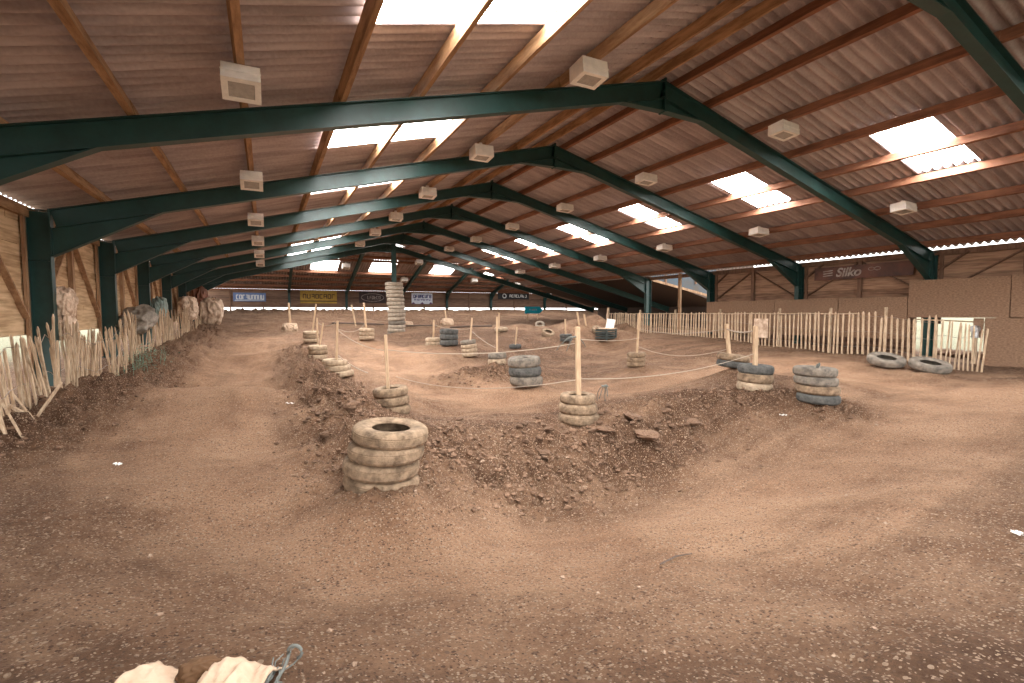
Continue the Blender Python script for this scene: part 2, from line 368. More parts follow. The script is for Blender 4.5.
def signed(x, y, pts):
    best = np.full(x.shape, 1e9); sg = np.zeros(x.shape); al = np.zeros(x.shape); acc = 0
    for (ax, ay), (bx, by) in zip(pts[:-1], pts[1:]):
        ll = math.hypot(bx-ax, by-ay); t = np.clip(((x-ax)*(bx-ax) + (y-ay)*(by-ay))/ll**2, 0, 1)
        d = np.hypot(x - ax - t*(bx-ax), y - ay - t*(by-ay)); c_ = (bx-ax)*(y-ay) - (by-ay)*(x-ax)
        m_ = d < best; best = np.where(m_, d, best); sg = np.where(m_, np.sign(c_)*d, sg); al = np.where(m_, acc + t*ll, al); acc += ll
    return sg, al, best
s1, a1, b1 = signed(GX.ravel(), GY.ravel(), TRACK); s2, a2, b2 = signed(GX.ravel(), GY.ravel(), INNER)
sg_ = np.where(b1 < b2, s1, s2); al_ = np.where(b1 < b2, a1, a2)
streak = .5 + .55*fbm(sg_*2.6 + 40, al_*.22 + 7, 4, gain=.65)
at3 = me.attributes.new('streak', 'FLOAT', 'POINT'); at3.data.foreach_set('value', np.clip(streak, 0, 1).astype(np.float32))
at2 = me.attributes.new('outdoors', 'FLOAT', 'POINT')
xo, yo = GX.ravel(), GY.ravel()
at2.data.foreach_set('value', np.clip(np.maximum.reduce([-5 - xo, xo - np.where(yo > 19, 42, 21.5), -4 - yo, yo - 46])/2, 0, 1).astype(np.float32))
floor = bpy.data.objects.new('floor', me); C.objects.link(floor); tag(floor, kind='structure')

m = bpy.data.materials.new('packed_red_earth'); m.use_nodes = True; nt = m.node_tree; b = nt.nodes['Principled BSDF']
b.inputs['Roughness'].default_value = .95; b.inputs['Specular IOR Level'].default_value = .15
N = nt.nodes.new; L = nt.links.new
tc = N('ShaderNodeTexCoord')
def nz(scale, detail=5, rough=.6):
    n = N('ShaderNodeTexNoise'); n.inputs['Scale'].default_value = scale; n.inputs['Detail'].default_value = detail; n.inputs['Roughness'].default_value = rough
    L(tc.outputs['Object'], n.inputs['Vector']); return n
def ramp(src, p0, c0, p1, c1):
    r = N('ShaderNodeValToRGB'); r.color_ramp.elements[0].position = p0; r.color_ramp.elements[1].position = p1
    r.color_ramp.elements[0].color = (*c0, 1); r.color_ramp.elements[1].color = (*c1, 1); L(src, r.inputs[0]); return r
def mixc(fac, a, bb, blend='MIX'):
    x = N('ShaderNodeMix'); x.data_type = 'RGBA'; x.blend_type = blend
    if isinstance(fac, float): x.inputs[0].default_value = fac
    else: L(fac, x.inputs[0])
    L(a, x.inputs[6]); L(bb, x.inputs[7]); return x.outputs[2]
n_big = nz(.9, 6, .65); n_mid = nz(7, 8, .7); n_fine = nz(60, 6, .7)
loose = ramp(n_mid.outputs['Fac'], .35, (.088, .045, .025), .68, (.175, .094, .054))
pack = ramp(n_big.outputs['Fac'], .35, (.32, .178, .104), .66, (.46, .282, .176))
ac = N('ShaderNodeAttribute'); ac.attribute_name = 'compaction'
jit = N('ShaderNodeMath'); jit.operation = 'MULTIPLY_ADD'; jit.inputs[1].default_value = 1.1; L(n_big.outputs['Fac'], jit.inputs[0]); L(ac.outputs['Fac'], jit.inputs[2])
ast = N('ShaderNodeAttribute'); ast.attribute_name = 'streak'
j2 = N('ShaderNodeMath'); j2.operation = 'MULTIPLY_ADD'; j2.inputs[1].default_value = 1.0; L(ast.outputs['Fac'], j2.inputs[0]); L(jit.outputs[0], j2.inputs[2]); jit = j2
jr = N('ShaderNodeMapRange'); jr.inputs[1].default_value = 1.0; jr.inputs[2].default_value = 2.05; L(jit.outputs[0], jr.inputs[0])
col = mixc(jr.outputs[0], loose.outputs[0], pack.outputs[0])
speck = ramp(n_fine.outputs['Fac'], .66, (0, 0, 0), .72, (1, 1, 1))
cs = N('ShaderNodeRGB'); cs.outputs[0].default_value = (.46, .33, .24, 1)
sf = N('ShaderNodeMath'); sf.operation = 'MULTIPLY'; sf.inputs[1].default_value = .55; L(speck.outputs[0], sf.inputs[0])
col = mixc(sf.outputs[0], col, cs.outputs[0])
n_gr = nz(38, 8, .85)
gr = ramp(n_gr.outputs['Fac'], .36, (.50, .48, .47), .60, (1.12, 1.1, 1.08))
col = mixc(.8, col, gr.outputs[0], 'MULTIPLY')
grass = ramp(n_mid.outputs['Fac'], .3, (.16, .17, .09), .7, (.34, .32, .22))
ao = N('ShaderNodeAttribute'); ao.attribute_name = 'outdoors'
col = mixc(ao.outputs['Fac'], col, grass.outputs[0])
def pebbles(col, scale, thr, light, dark, r):
    vo = N('ShaderNodeTexVoronoi'); vo.inputs['Scale'].default_value = scale; L(tc.outputs['Object'], vo.inputs['Vector'])
    sp = N('ShaderNodeSeparateColor'); L(vo.outputs['Color'], sp.inputs[0])
    a = N('ShaderNodeMath'); a.operation = 'GREATER_THAN'; a.inputs[1].default_value = thr; L(sp.outputs[0], a.inputs[0])
    d = N('ShaderNodeMath'); d.operation = 'LESS_THAN'; d.inputs[1].default_value = r; L(vo.outputs['Distance'], d.inputs[0])
    mm = N('ShaderNodeMath'); mm.operation = 'MULTIPLY'; L(a.outputs[0], mm.inputs[0]); L(d.outputs[0], mm.inputs[1])
    rr = ramp(sp.outputs[1], .25, dark, .75, light)
    return mixc(mm.outputs[0], col, rr.outputs[0])
col = pebbles(col, 34, .80, (.42, .29, .20), (.12, .066, .042), .42)
col = pebbles(col, 75, .62, (.46, .32, .22), (.11, .06, .038), .48)
L(col, b.inputs['Base Color'])
n_b1 = nz(13, 10, .82); n_b2 = nz(110, 4, .8)
hs = N('ShaderNodeMath'); hs.operation = 'MULTIPLY_ADD'; hs.inputs[1].default_value = .4; L(n_b2.outputs['Fac'], hs.inputs[0]); L(n_b1.outputs['Fac'], hs.inputs[2])
bp = N('ShaderNodeBump'); bp.inputs['Strength'].default_value = 1; bp.inputs['Distance'].default_value = .06
L(hs.outputs[0], bp.inputs['Height']); L(bp.outputs[0], b.inputs['Normal'])
me.materials.append(m)

# gravel: uncountable small stones as one object
def ico_verts():
    t = (1 + 5**.5)/2
    v = np.array([(-1,t,0),(1,t,0),(-1,-t,0),(1,-t,0),(0,-1,t),(0,1,t),(0,-1,-t),(0,1,-t),(t,0,-1),(t,0,1),(-t,0,-1),(-t,0,1)], float)
    f = [(0,11,5),(0,5,1),(0,1,7),(0,7,10),(0,10,11),(1,5,9),(5,11,4),(11,10,2),(10,7,6),(7,1,8),(3,9,4),(3,4,2),(3,2,6),(3,6,8),(3,8,9),(4,9,5),(2,4,11),(6,2,10),(8,6,7),(9,8,1)]
    return v/np.linalg.norm(v[0]), f
IV, IF = ico_verts()
sx = []; 
def scatter(n, x0, x1, y0, y1): return np.c_[rng.uniform(x0, x1, n), rng.uniform(y0, y1, n)]
pts = np.r_[scatter(1900, -3.2, 6, 1.2, 6), scatter(1500, -3, 12, 4, 11), scatter(500, 2, 16, 6, 16)]
rmk = rough_mask(pts[:, 0], pts[:, 1]); keep = rng.random(len(pts)) < .45 + .6*rmk; pts = pts[keep]
ex = []
for pts_, w in RIDGES[:4]:
    for _ in range(260):
        i = random.randrange(len(pts_)-1); t = random.random(); a, c_ = pts_[i], pts_[i+1]
        ex.append((a[0] + t*(c_[0]-a[0]) + random.gauss(0, w*.6), a[1] + t*(c_[1]-a[1]) + random.gauss(0, w*.6)))
pts = np.r_[pts, np.array(ex)]
zz = ground(pts[:, 0], pts[:, 1])
gb = MB()
for (x, y), z in zip(pts, zz):
    if math.hypot(x, y) < 1.2: continue
    s = (.003 + .010*random.random()**3)*(.75 if y < 4 else 1) + (.008 if random.random() < .06 else 0)
    if len(ex) and random.random() < .12: s *= 1.6
    jitter = IV*(1 + rng.uniform(-.28, .28, (12, 1)))*np.array([s*random.uniform(.9, 1.6), s*random.uniform(.8, 1.3), s*random.uniform(.5, .9)])
    a = random.random()*6.28; ca, sa = math.cos(a), math.sin(a)
    gb.add([(x + p[0]*ca - p[1]*sa, y + p[0]*sa + p[1]*ca, z + p[2] + s*.25) for p in jitter], IF)
cb = MB(); crumbs = []
for (pts_, w), nn in zip(RIDGES[:5], (1500, 2000, 700, 700, 1500)):
    for _ in range(nn):
        i = random.randrange(len(pts_)-1); t = random.random(); a, c_ = pts_[i], pts_[i+1]
        crumbs.append((a[0] + t*(c_[0]-a[0]) + random.gauss(0, w*.55), a[1] + t*(c_[1]-a[1]) + random.gauss(0, w*.55)))
crumbs = np.array(crumbs); zc_ = ground(crumbs[:, 0], crumbs[:, 1])
for (x, y), z in zip(crumbs, zc_):
    s = .010 + .030*random.random()**2.5
    jitter = IV*(1 + rng.uniform(-.35, .3, (12, 1)))*np.array([s*random.uniform(.9, 1.6), s*random.uniform(.8, 1.3), s*random.uniform(.5, .95)])
    a = random.random()*6.28; ca, sa = math.cos(a), math.sin(a)
    cb.add([(x + p[0]*ca - p[1]*sa, y + p[0]*sa + p[1]*ca, z + p[2] + s*.2) for p in jitter], IF)
tag(cb.build('earth_crumbs', M['clod']), 'crumbled brown earth lying along the steep banks and ridges', 'earth', kind='stuff')
tag(gb.build('gravel', M['stone']), 'loose gravel and crumbs scattered over the brown dirt track', 'gravel', kind='stuff')

def rock_mesh(name, m, seed, sub=3, rough=.35, flat=.7):
    bm = bmesh.new(); bmesh.ops.create_icosphere(bm, subdivisions=sub, radius=1)
    o = Vector((seed*3.1, seed*1.7, seed*.9))
    for v in bm.verts:
        d = v.co.normalized()
        k = 1 + rough*mnoise.noise(d*1.3 + o) + rough*.5*mnoise.noise(d*3.1 + o) + rough*.22*mnoise.noise(d*7 + o)
        cell = mnoise.voronoi(d*1.6 + o)[0][0]
        v.co = d*(k*.8 + .25*cell); v.co.z *= flat
    me = bpy.data.meshes.new(name); bm.to_mesh(me); bm.free(); me.materials.append(m)
    for p in me.polygons: p.use_smooth = True
    try: me.set_sharp_from_angle(angle=math.radians(28))
    except Exception: pass
    return me
clods = [rock_mesh('earth_clod', M['clod'], i + 1) for i in range(6)]
def hit(u, v):
    r = ray(u, v); lo = None
    ts = np.linspace(.8, 45, 1200); X = r.x*ts; Y = r.y*ts; Z = CZ + r.z*ts
    g = ground(X, Y); k = np.argmax(Z < g)
    if k == 0: return at_z(u, v, 0)
    return Vector((X[k], Y[k], g[k]))
def place_clod(u, v, wpx, label, group, k=None, flat=1):
    p = hit(u, v); D = depth_of(p); s = wpx*D/F_PX/2
    o = bpy.data.objects.new('earth_clod', clods[random.randrange(6) if k is None else k]); C.objects.link(o)
    o.location = p + Vector((0, 0, s*.18*flat)); o.scale = (s, s*.85, s*.75*flat); o.rotation_euler = (random.uniform(-.25, .25), random.uniform(-.25, .25), random.random()*6)
    return tag(o, label, 'clod', group)
for u, v, w, t, fl in [(648,437,30,'widest slab of dried earth on the bank right of the staked tyre stack',.6),(632,420,20,'flat slab of dried earth just above the widest slab on the bank',.6),(605,430,20,'dried earth slab on the bank just below the staked tyre stack',.5),
                 (692,424,22,'dried earth slab at the right end of the rubble bank',.7),(545,456,13,'rounded earth clod low on the bank left below the staked stack',.8),(549,434,11,'pale earth clod on the bank left of the staked stack',.9),
                 (352,410,17,'round earth clod on the ridge left of the front tyre stack',1.),(326,436,14,'broken earth clod low on the ridge left of the front stack',.9),(460,420,10,'pale earth clod at the crest behind the front tyre stack',.8),
                 (664,412,15,'earth clod at the crest of the bank above the widest slab',.7)]:
    place_clod(u, v, w, t, 'large clods on the bank', flat=fl)
for i in range(70):
    if i < 45: u = random.uniform(425, 720); t = (u - 425)/295; v = random.uniform(425 - 20*t, 482 - 50*t)
    else: u = random.uniform(300, 365); v = random.uniform(375 + (u-300)*.3, 420 + (u-300)*.9)
    place_clod(u, v, random.uniform(4, 9), 'small broken clod of dried earth on the steep dirt bank' if i < 45 else 'small broken clod of dried earth on the ridge beside the left lane',
               'small clods on the front bank' if i < 45 else 'small clods on the left ridge')

# ------------------------------------------------------------------ roof
PITCH_C, AMP = .20, .056
SKYL, SKYR = (1.20, 3.78), (12.32, 14.72)
def sky_ranges(yc): return (yc - .57, yc + .57)
sky_y = [FY[i] - 2.45 + 4.5 for i in range(0, 7)]        # one per bay
sky_y = [FY[0] - 2.3] + [FY[i] + 2.15 for i in range(0, 7)]
PUR_L = [-2.9, -1.53, -.2, 1.15, 2.42, 3.8, 5.2, 6.62, 7.5]
PUR_R = [8.22, 9.22, 10.66, 12.12, 13.5, 14.8, 16.36, 17.75, 19.3]
def corr(t): t = np.asarray(t); return AMP*(  .25*np.cos(2*PI*t/PITCH_C) + .75*(1 - 2*np.abs(np.sin(PI*t/PITCH_C))))
def corrugate(xr, y0, y1, skip, only=None):
    """sheet between x positions xr (list of course breaks); skip = list of (x0,x1,y0,y1) holes"""
    n = int((y1 - y0)/PITCH_C*10); yy = np.linspace(y0, y1, n + 1)
    off = corr(yy)
    mb = MB()
    for xa, xb in zip(xr[:-1], xr[1:]):
        lap = .012
        base = len(mb.v)
        ea, eb = (xa if xa == xr[0] else xa - .05), (xb if xb == xr[-1] else xb + .05)
        za, zb = (roof_z(ea), roof_z(eb))
        for y, o in zip(yy, off): mb.v.append((ea, y, za + o + (lap if za > zb else 0))); mb.v.append((eb, y, zb + o + (0 if za > zb else lap)))
        for i in range(n):
            ym = (yy[i] + yy[i+1])/2
            inside = any(s[0] - .01 <= xa and xb <= s[1] + .01 and s[2] <= ym <= s[3] for s in skip)
            if inside: continue
            mb.f.append((base+2*i, base+2*i+1, base+2*i+3, base+2*i+2)); mb.mi.append(0)
    return mb
def breaks(a, b, extra): return sorted(set([a, b] + extra))
sky_l = [y - .34 if y < 7 else y + .17 for y in sky_y]; sky_r = [y - .02 for y in sky_y]
holesL = [(SKYL[0], SKYL[1], y - .74, y + .74) for y in sky_l]; holesR = [(SKYR[0], SKYR[1], *sky_ranges(y)) for y in sky_r]
def fast(mb, name, m, kind='structure', parent=None):
    me = bpy.data.meshes.new(name); me.from_pydata(mb.v, [], mb.f); me.materials.append(m)
    for p in me.polygons: p.use_smooth = True
    o = bpy.data.objects.new(name, me); C.objects.link(o)
    if parent: o.parent = parent
    if kind: tag(o, kind=kind)
    return o
brL = breaks(XL - .46, XR, [-1.53, SKYL[0], SKYL[1], 6.2]); brR = breaks(XR, XW + .44, [10.0, SKYR[0], SKYR[1], 17.0])
ceil_l = fast(corrugate(brL, Y0, Y1, holesL), 'ceiling', M['roof'])
ceil_r = fast(corrugate(brR, Y0, Y1, holesR), 'ceiling', M['roof'])
# skylight sheets
wn = 0
for side, (xa, xb) in (('l', SKYL), ('r', SKYR)):
    for y in (sky_l if side == 'l' else sky_r):
        a, b_ = (y - .74, y + .74) if side == 'l' else sky_ranges(y)
        n = 60; mb = MB()
        for i in range(n + 1):
            yy = a + (b_ - a)*i/n; o = float(corr(yy)) + .006
            mb.v.append((xa - .03, yy, roof_z(xa - .03) + o)); mb.v.append((xb + .03, yy, roof_z(xb + .03) + o))
        mb.f = [(2*i, 2*i+1, 2*i+3, 2*i+2) for i in range(n)]; mb.mi = [0]*n
        wn += 1; fast(mb, 'window_%d' % wn, M['skylight'])
# purlins
def purlin(x, par, m, w=.075, h=.19):
    z = roof_z(x) - AMP - h/2 - .01
    sgn = 1 if x < XR else -1
    mb = MB(); th = math.atan(SL)*sgn
    up = Vector((-math.sin(th), 0, math.cos(th)))
    y = Y0 + .1
    # boards jointed over the frames, each a hair off line
    stops = [Y0 + .05] + [f for f in FY if f < Y1] + [Y1 - .05]
    for a, b_ in zip(stops[:-1], stops[1:]):
        d = random.uniform(-.012, .012)
        mb.bar((x + d, a - .08, z + random.uniform(-.008, .002)), (x + d, b_ + .08, z + random.uniform(-.008, .002)), w, h, up)
    return mb.build('purlin', m, par)
for x in PUR_L: purlin(x, ceil_l, M['timber'], .085 if x < 7 else .07)
for x in PUR_R: purlin(x, ceil_r, M['timber_red'], .08)

# far cross building roof
def corr_far():
    mb = MB(); x0, x1 = -4.2, 40; n = int((x1 - x0)/PITCH_C*6); xx = np.linspace(x0, x1, n+1); off = corr(xx)
    yb = [35.8, YS0, YS1, YF + .12]
    for ya, yb_ in zip(yb[:-1], yb[1:]):
        base = len(mb.v)
        ea = ya - (.06 if ya > 36 else 0)
        for x, o in zip(xx, off): mb.v.append((x, ea, far_z(ea) + o + .008)); mb.v.append((x, yb_ + .06, far_z(yb_ + .06) + o))
        for i in range(n):
            xm = (xx[i] + xx[i+1])/2
            if ya in FARSKY_Y and any(a <= xm <= b_ for a, b_ in far_sky): continue
            mb.f.append((base+2*i, base+2*i+1, base+2*i+3, base+2*i+2)); mb.mi.append(0)
    return mb
def on_far(u, v):
    r = ray(u, v); t = (ZF + SF*YF - CZ)/(r.z + SF*r.y); return r*t + Vector((0, 0, CZ))
YS0, YS1 = on_far(440, 263).y, on_far(440, 274).y
FARSKY_Y = (YS0,)
far_sky = []
for u in (324, 382, 444, 499, 548): p = on_far(u, 268.5); far_sky.append((p.x - .95, p.x + .95))
ceil_f = fast(corr_far(), 'ceiling', M['roof_far'])
for a, b_ in far_sky:
    mb = MB(); n = 60
    for i in range(n+1):
        x = a - .03 + (b_ - a + .06)*i/n; o = float(corr(x)) + .005
        mb.v.append((x, YS0 - .03, far_z(YS0 - .03) + o)); mb.v.append((x, YS1 + .03, far_z(YS1 + .03) + o + .015))
    mb.f = [(2*i, 2*i+1, 2*i+3, 2*i+2) for i in range(n)]; mb.mi = [0]*n
    wn += 1; fast(mb, 'window_%d' % wn, M['skylight_far'])
for y in (36.6, 37.6, YS0 - .08, YS1 + .05, YS1 + 1.1, YS1 + 2.2, YS1 + 3.3, 44.6):
    MB().bar((-4, y, far_z(y) - .13), (39.8, y, far_z(y) - .13), .08, .18, (0, SF, 1)).build('purlin', M['timber_red'], ceil_f)

# ------------------------------------------------------------------ portal frames
def ibeam(mb, a, b, depth, width=.18, tf=.016, tw=.012, up=(0,0,1), depth_b=None):
    """I section from a to b; a/b on the outer flange's outside; web hangs along -up"""
    a, b = Vector(a), Vector(b); d = (b - a).normalized(); up = Vector(up); side = d.cross(up).normalized(); upn = side.cross(d).normalized()
    db = depth if depth_b is None else depth_b
    def quadbar(p0, p1, q0, q1, wd):   # slab between lines p(top) and q(bottom)
        o = side*wd/2
        mb.add([p0-o, p0+o, q0+o, q0-o, p1-o, p1+o, q1+o, q1-o], [(0,1,2,3), (7,6,5,4), (0,4,5,1), (1,5,6,2), (2,6,7,3), (3,7,4,0)])
    quadbar(a, b, a - upn*tf, b - upn*tf, width)
    quadbar(a - upn*tf, b - upn*tf, a - upn*(depth - tf), b - upn*(db - tf), tw)
    quadbar(a - upn*(depth - tf), b - upn*(db - tf), a - upn*depth, b - upn*db, width)
    return mb
RD = .36   # rafter depth
PT = AMP + .21
def frame(y, i):
    words = ['overhead nearest the camera, only its right rafter in view', 'whose apex is nearest and largest in view', 'second full apex in view', 'third full apex in view',
             'fourth full apex in view', 'fifth full apex in view', 'with the tyre-clad post under its left rafter', 'last before the far cross building']
    root = empty('portal_frame', (0, y, 0))
    tag(root, 'dark green steel portal frame ' + words[i], 'steel frame', 'green steel portal frames')
    def top(x): return roof_z(x) - PT
    th = math.atan(SL)
    for s, xe in ((-1, XL), (1, XW)):
        xo = xe + s*.36                # outer face of column
        xi = xe                       # inner face
        zt = top(xe)
        upv = (-s*-math.sin(th)*1, 0, math.cos(th))
        nx_ = s*math.sin(th)
        xq = 26.0 if (s == 1 and i >= 5) else xi     # the far rafters run on under the lean-to
        mb = MB(); ibeam(mb, (xq, 0, top(xq)), (XR, 0, top(XR)), RD, up=(nx_, 0, math.cos(th)))
        mb.build('rafter', M['steel'], root)
        if s == 1 and i >= 5: continue      # these rafters land on the long valley beam
        # column: outer flange, web, inner flange, cap stiffeners
        gzb = max(-.5, min(gz(xi, y), gz(xo, y)) - .4)
        mb = MB()
        zc = top(xi) + .0
        mb.box(min(xo, xo - s*.016), max(xo, xo - s*.016), -.09, .09, gzb, zc - .02)
        mb.box(min(xi, xi + s*.016), max(xi, xi + s*.016), -.09, .09, gzb, zc)
        mb.box(min(xo, xi), max(xo, xi), -.006, .006, gzb, zc - .05)
        for zz_ in (zc - .02, zc - 1.0): mb.box(min(xo, xi) + .01, max(xo, xi) - .01, -.085, .085, zz_ - .014, zz_)
        mb.build('column', M['steel'], root)
        # eaves haunch, a tapering cut of beam under the rafter
        HL = 1.85; HD = .56
        xh = xi - s*HL
        za, zb = top(xi) - RD*math.cos(th) , top(xh) - RD/math.cos(th)*1.0
        mb = MB()
        A_, B_, Cc = Vector((xi, 0, top(xi) - RD)), Vector((xh, 0, top(xh) - RD)), Vector((xi, 0, top(xi) - RD - HD))
        mb.prism([A_ + Vector((0, -.006, 0)), B_ + Vector((0, -.006, 0)), Cc + Vector((0, -.006, 0))], (0, .012, 0))
        d = (B_ - Cc).normalized()
        mb.bar(Cc, B_, .18, .016, up=(0, 0, 1))
        mb.box(min(xi, xi - s*.016), max(xi, xi - s*.016), -.09, .09, top(xi) - RD - HD, top(xi) - .02)
        mb.build('eaves_haunch', M['steel'], root)
    # apex haunch and end plate
    hl = 1.15; hd = .30
    for s in (-1, 1):
        xh = XR + s*hl
        A_, B_, Cc = Vector((XR, 0, top(XR) - RD)), Vector((xh, 0, top(xh) - RD)), Vector((XR, 0, top(XR) - RD - hd*.9))
        mb = MB().prism([A_ + Vector((0, -.006, 0)), B_ + Vector((0, -.006, 0)), Cc + Vector((0, -.006, 0))], (0, .012, 0))
        mb.bar(Cc, B_, .18, .016); mb.build('apex_haunch', M['steel'], root)
    mb = MB().box(XR - .02, XR + .02, -.10, .10, top(XR) - RD - hd, top(XR) + .06)
    ap = mb.build('apex_plate', M['steel'], root)
    for k in range(4):
        for yy in (-.06, .06): MB().box(XR - .045, XR + .045, yy - .012, yy + .012, top(XR) - RD - hd + .1 + k*.17, top(XR) - RD - hd + .125 + k*.17).build('bolt', M['steel'], ap)
    return root
for i, y in enumerate(FY): frame(y, i)

# post under the far frame, standing inside the tall tyre stack
pc = SP['column']; zt = roof_z(pc.x) - PT - RD
gcol = gz(pc.x, pc.y)
post = empty('support_post', (pc.x, pc.y, gcol)); tag(post, 'green steel post rising out of the tall tyre stack to the roof', 'post')
mb = MB(); H = zt - gcol + .2
mb.box(-.13, .13, -.13, -.115, -.3, H); mb.box(-.13, .13, .115, .13, -.3, H); mb.box(-.007, .007, -.115, .115, -.3, H)
mb.build('shaft', M['steel'], post); MB().box(-.16, .16, -.16, .16, H, H + .02).build('cap_plate', M['steel'], post)

# far roof rafters and posts (own frames)
feet = [289, 346, 401.5, 446, 490, 543.5, 592, 640]
for k, u in enumerate(feet):
    x = at_y(u, 296, YF).x
    root = empty('far_frame', (x, 0, 0)); tag(root, 'dark green steel frame of the far cross building, %s from the left' % ORD[k], 'steel frame', 'frames of the far building')
    mb = MB(); ya = 36.0
    ibeam(mb, (0, ya, far_z(ya) - .23), (0, YF - .2, far_z(YF - .2) - .23), .3, up=(0, SF, 1)); mb.build('rafter', M['steel'], root)
    mb = MB(); mb.box(-.09, .09, YF - .36, YF - .34, 1.0, 3.7); mb.box(-.09, .09, YF - .12, YF - .10, 1.0, 3.7); mb.box(-.006, .006, YF - .36, YF - .1, 1.0, 3.7); mb.build('column', M['steel'], root)
    mb = MB().prism([(-.006, YF - .35, 3.45), (-.006, YF - .35, 2.95), (-.006, YF - 1.5, far_z(YF - 1.5) - .5)], (.012, 0, 0)); mb.build('eaves_haunch', M['steel'], root)

# ------------------------------------------------------------------ lamps under the purlins
fx_proto = None
def fixture_proto():
    root = empty('floodlight')
    mb = MB()
    w, d, h = .25, .21, .14
    # tapering box: smaller on top
    v = [(-w*.98, -d*.96, h), (w*.98, -d*.96, h), (w*.98, d*.96, h), (-w*.98, d*.96, h), (-w, -d, -h), (w, -d, -h), (w, d, -h), (-w, d, -h),
         (-w*.68, -d*.66, -h), (w*.68, -d*.66, -h), (w*.68, d*.66, -h), (-w*.68, d*.66, -h), (-w*.66, -d*.64, -h + .03), (w*.66, -d*.64, -h + .03), (w*.66, d*.64, -h + .03), (-w*.66, d*.64, -h + .03)]
    f = [(0,1,2,3), (0,4,5,1), (1,5,6,2), (2,6,7,3), (3,7,4,0), (4,8,9,5), (5,9,10,6), (6,10,11,7), (7,11,8,4), (8,12,13,9), (9,13,14,10), (10,14,15,11), (11,15,12,8), (12,15,14,13)]
    mb.add(v, f); o = mb.build('housing', M['fixture'], root)
    MB().box(-w*.66, w*.66, -d*.64, d*.64, -h + .006, -h + .016).build('lens', M['lens'], root)
    mb = MB(); mb.box(-w*1.02, w*1.02, -d*1.02, -d*.98, -.012, .012); mb.box(-.05, .05, -.03, .03, h, h + .12); mb.box(-.12, .12, -.02, .02, h - .002, h + .02)
    mb.build('bracket', M['fixture'], root)
    return root
def floodlight(x, y, z, label, group, rx=0, ry=0, sc=1):
    global fx_proto
    if fx_proto is None: fx_proto = fixture_proto(); o = fx_proto
    else: o = copy_tree(fx_proto)
    o.location = (x, y, z); o.rotation_euler = (rx, ry, 0); o.scale = (sc, sc, sc)
    return tag(o, label, 'floodlight', group)
bays = ['hung before the nearest full frame', 'hung before the second full frame', 'hung before the third full frame', 'hung before the fourth full frame', 'hung before the fifth full frame', 'hung before the frame with the tyre-clad post']
for row, x, ys, ry, sc_ in (('left', -.18, (1.36, 1.05, .85, .7, .7, .7), 0, (.84, .84, .84)), ('left ridge', 5.13, (1.07, .86, .65, .55, .6, .6), 0, (1.05, 1, 1)),
                     ('right ridge', 10.68, (.90, .9, .8, .7, .7, .7), .05, (1.15, .9, .85)), ('far right', 15.75, (1.0, 1.1, 1.0, .9, .9, .9), .05, (1.2, .9, .8))):
    for i in range(6):
        o = floodlight(x, FY[i+1] - ys[i], roof_z(x) - AMP - .19 - (.20 if row == 'left' else .17), 'white box floodlight of the %s row, %s' % (row, bays[i]), 'floodlights of the %s row' % row, rx=-.42 if row == 'left' else -.10, ry=ry)
        o.scale = sc_
for k, (u, v) in enumerate([(346, 262), (419, 258), (404, 276), (474, 277), (490, 261.5), (517, 280), (558, 281), (602, 282)]):
    p = on_far(u, v)
    floodlight(p.x, p.y, p.z - .33, 'small white floodlight under the far building roof, %s of eight from the left' % ORD[[0, 2, 1, 3, 4, 5, 6, 7][k]], 'floodlights of the far building', rx=-.25, sc=1.1)

# ------------------------------------------------------------------ walls
def board_wall(name, x, th, segs, bh, m, inner):
    """horizontal boards on a long wall: segs = (y0,y1,z0,z1)"""
    mb = MB()
    for y0, y1, z0, z1 in segs:
        k = math.floor(z0/bh); 
        while k*bh < z1 - .01:
            a = max(z0, k*bh); b_ = min(z1, (k+1)*bh + .004); yy = y0
            if b_ - a > .04:
                mb.box(x + (th if inner < 0 else -.02), x + th + (.02 if inner < 0 else -.02 + .001), y0, y1, b_ - .03, b_ + .02) if k*bh + bh < z1 else None
                b_ -= .014
                while yy < y1 - .01:
                    ye = min(y1, yy + random.uniform(2.2, 4.4)); d = random.uniform(-.012, .012)
                    mb.box(x + d, x + d + th, yy, ye + .01, a, b_); yy = ye
            k += 1
    o = mb.build(name, m); tag(o, kind='structure'); return o
ZT_L = roof_z(XL - .35) - AMP
wall_left = board_wall('wall_left', XL - .42, .03, [(Y0, 42.8, 1.36, ZT_L - .12)], .22, M['board_l'], 1)
ZT_R = roof_z(XW + .34) - AMP
wall_right = board_wall('wall_right', XW + .38, .03, [(Y0, 6.6, -.1, ZT_R - .09), (6.6, FY[1] + .45, 1.57, ZT_R - .09), (FY[1] + .45, FY[3] + .2, .95, ZT_R - .09)], .2, M['board_r'], -1)
low = board_wall('wall_right', XW + .40, .03, [(FY[1] + .46, FY[3] + .2, -.1, .96)], .2, M['board_f'], -1)  # added dark boards standing in for the shaded gap below the panels
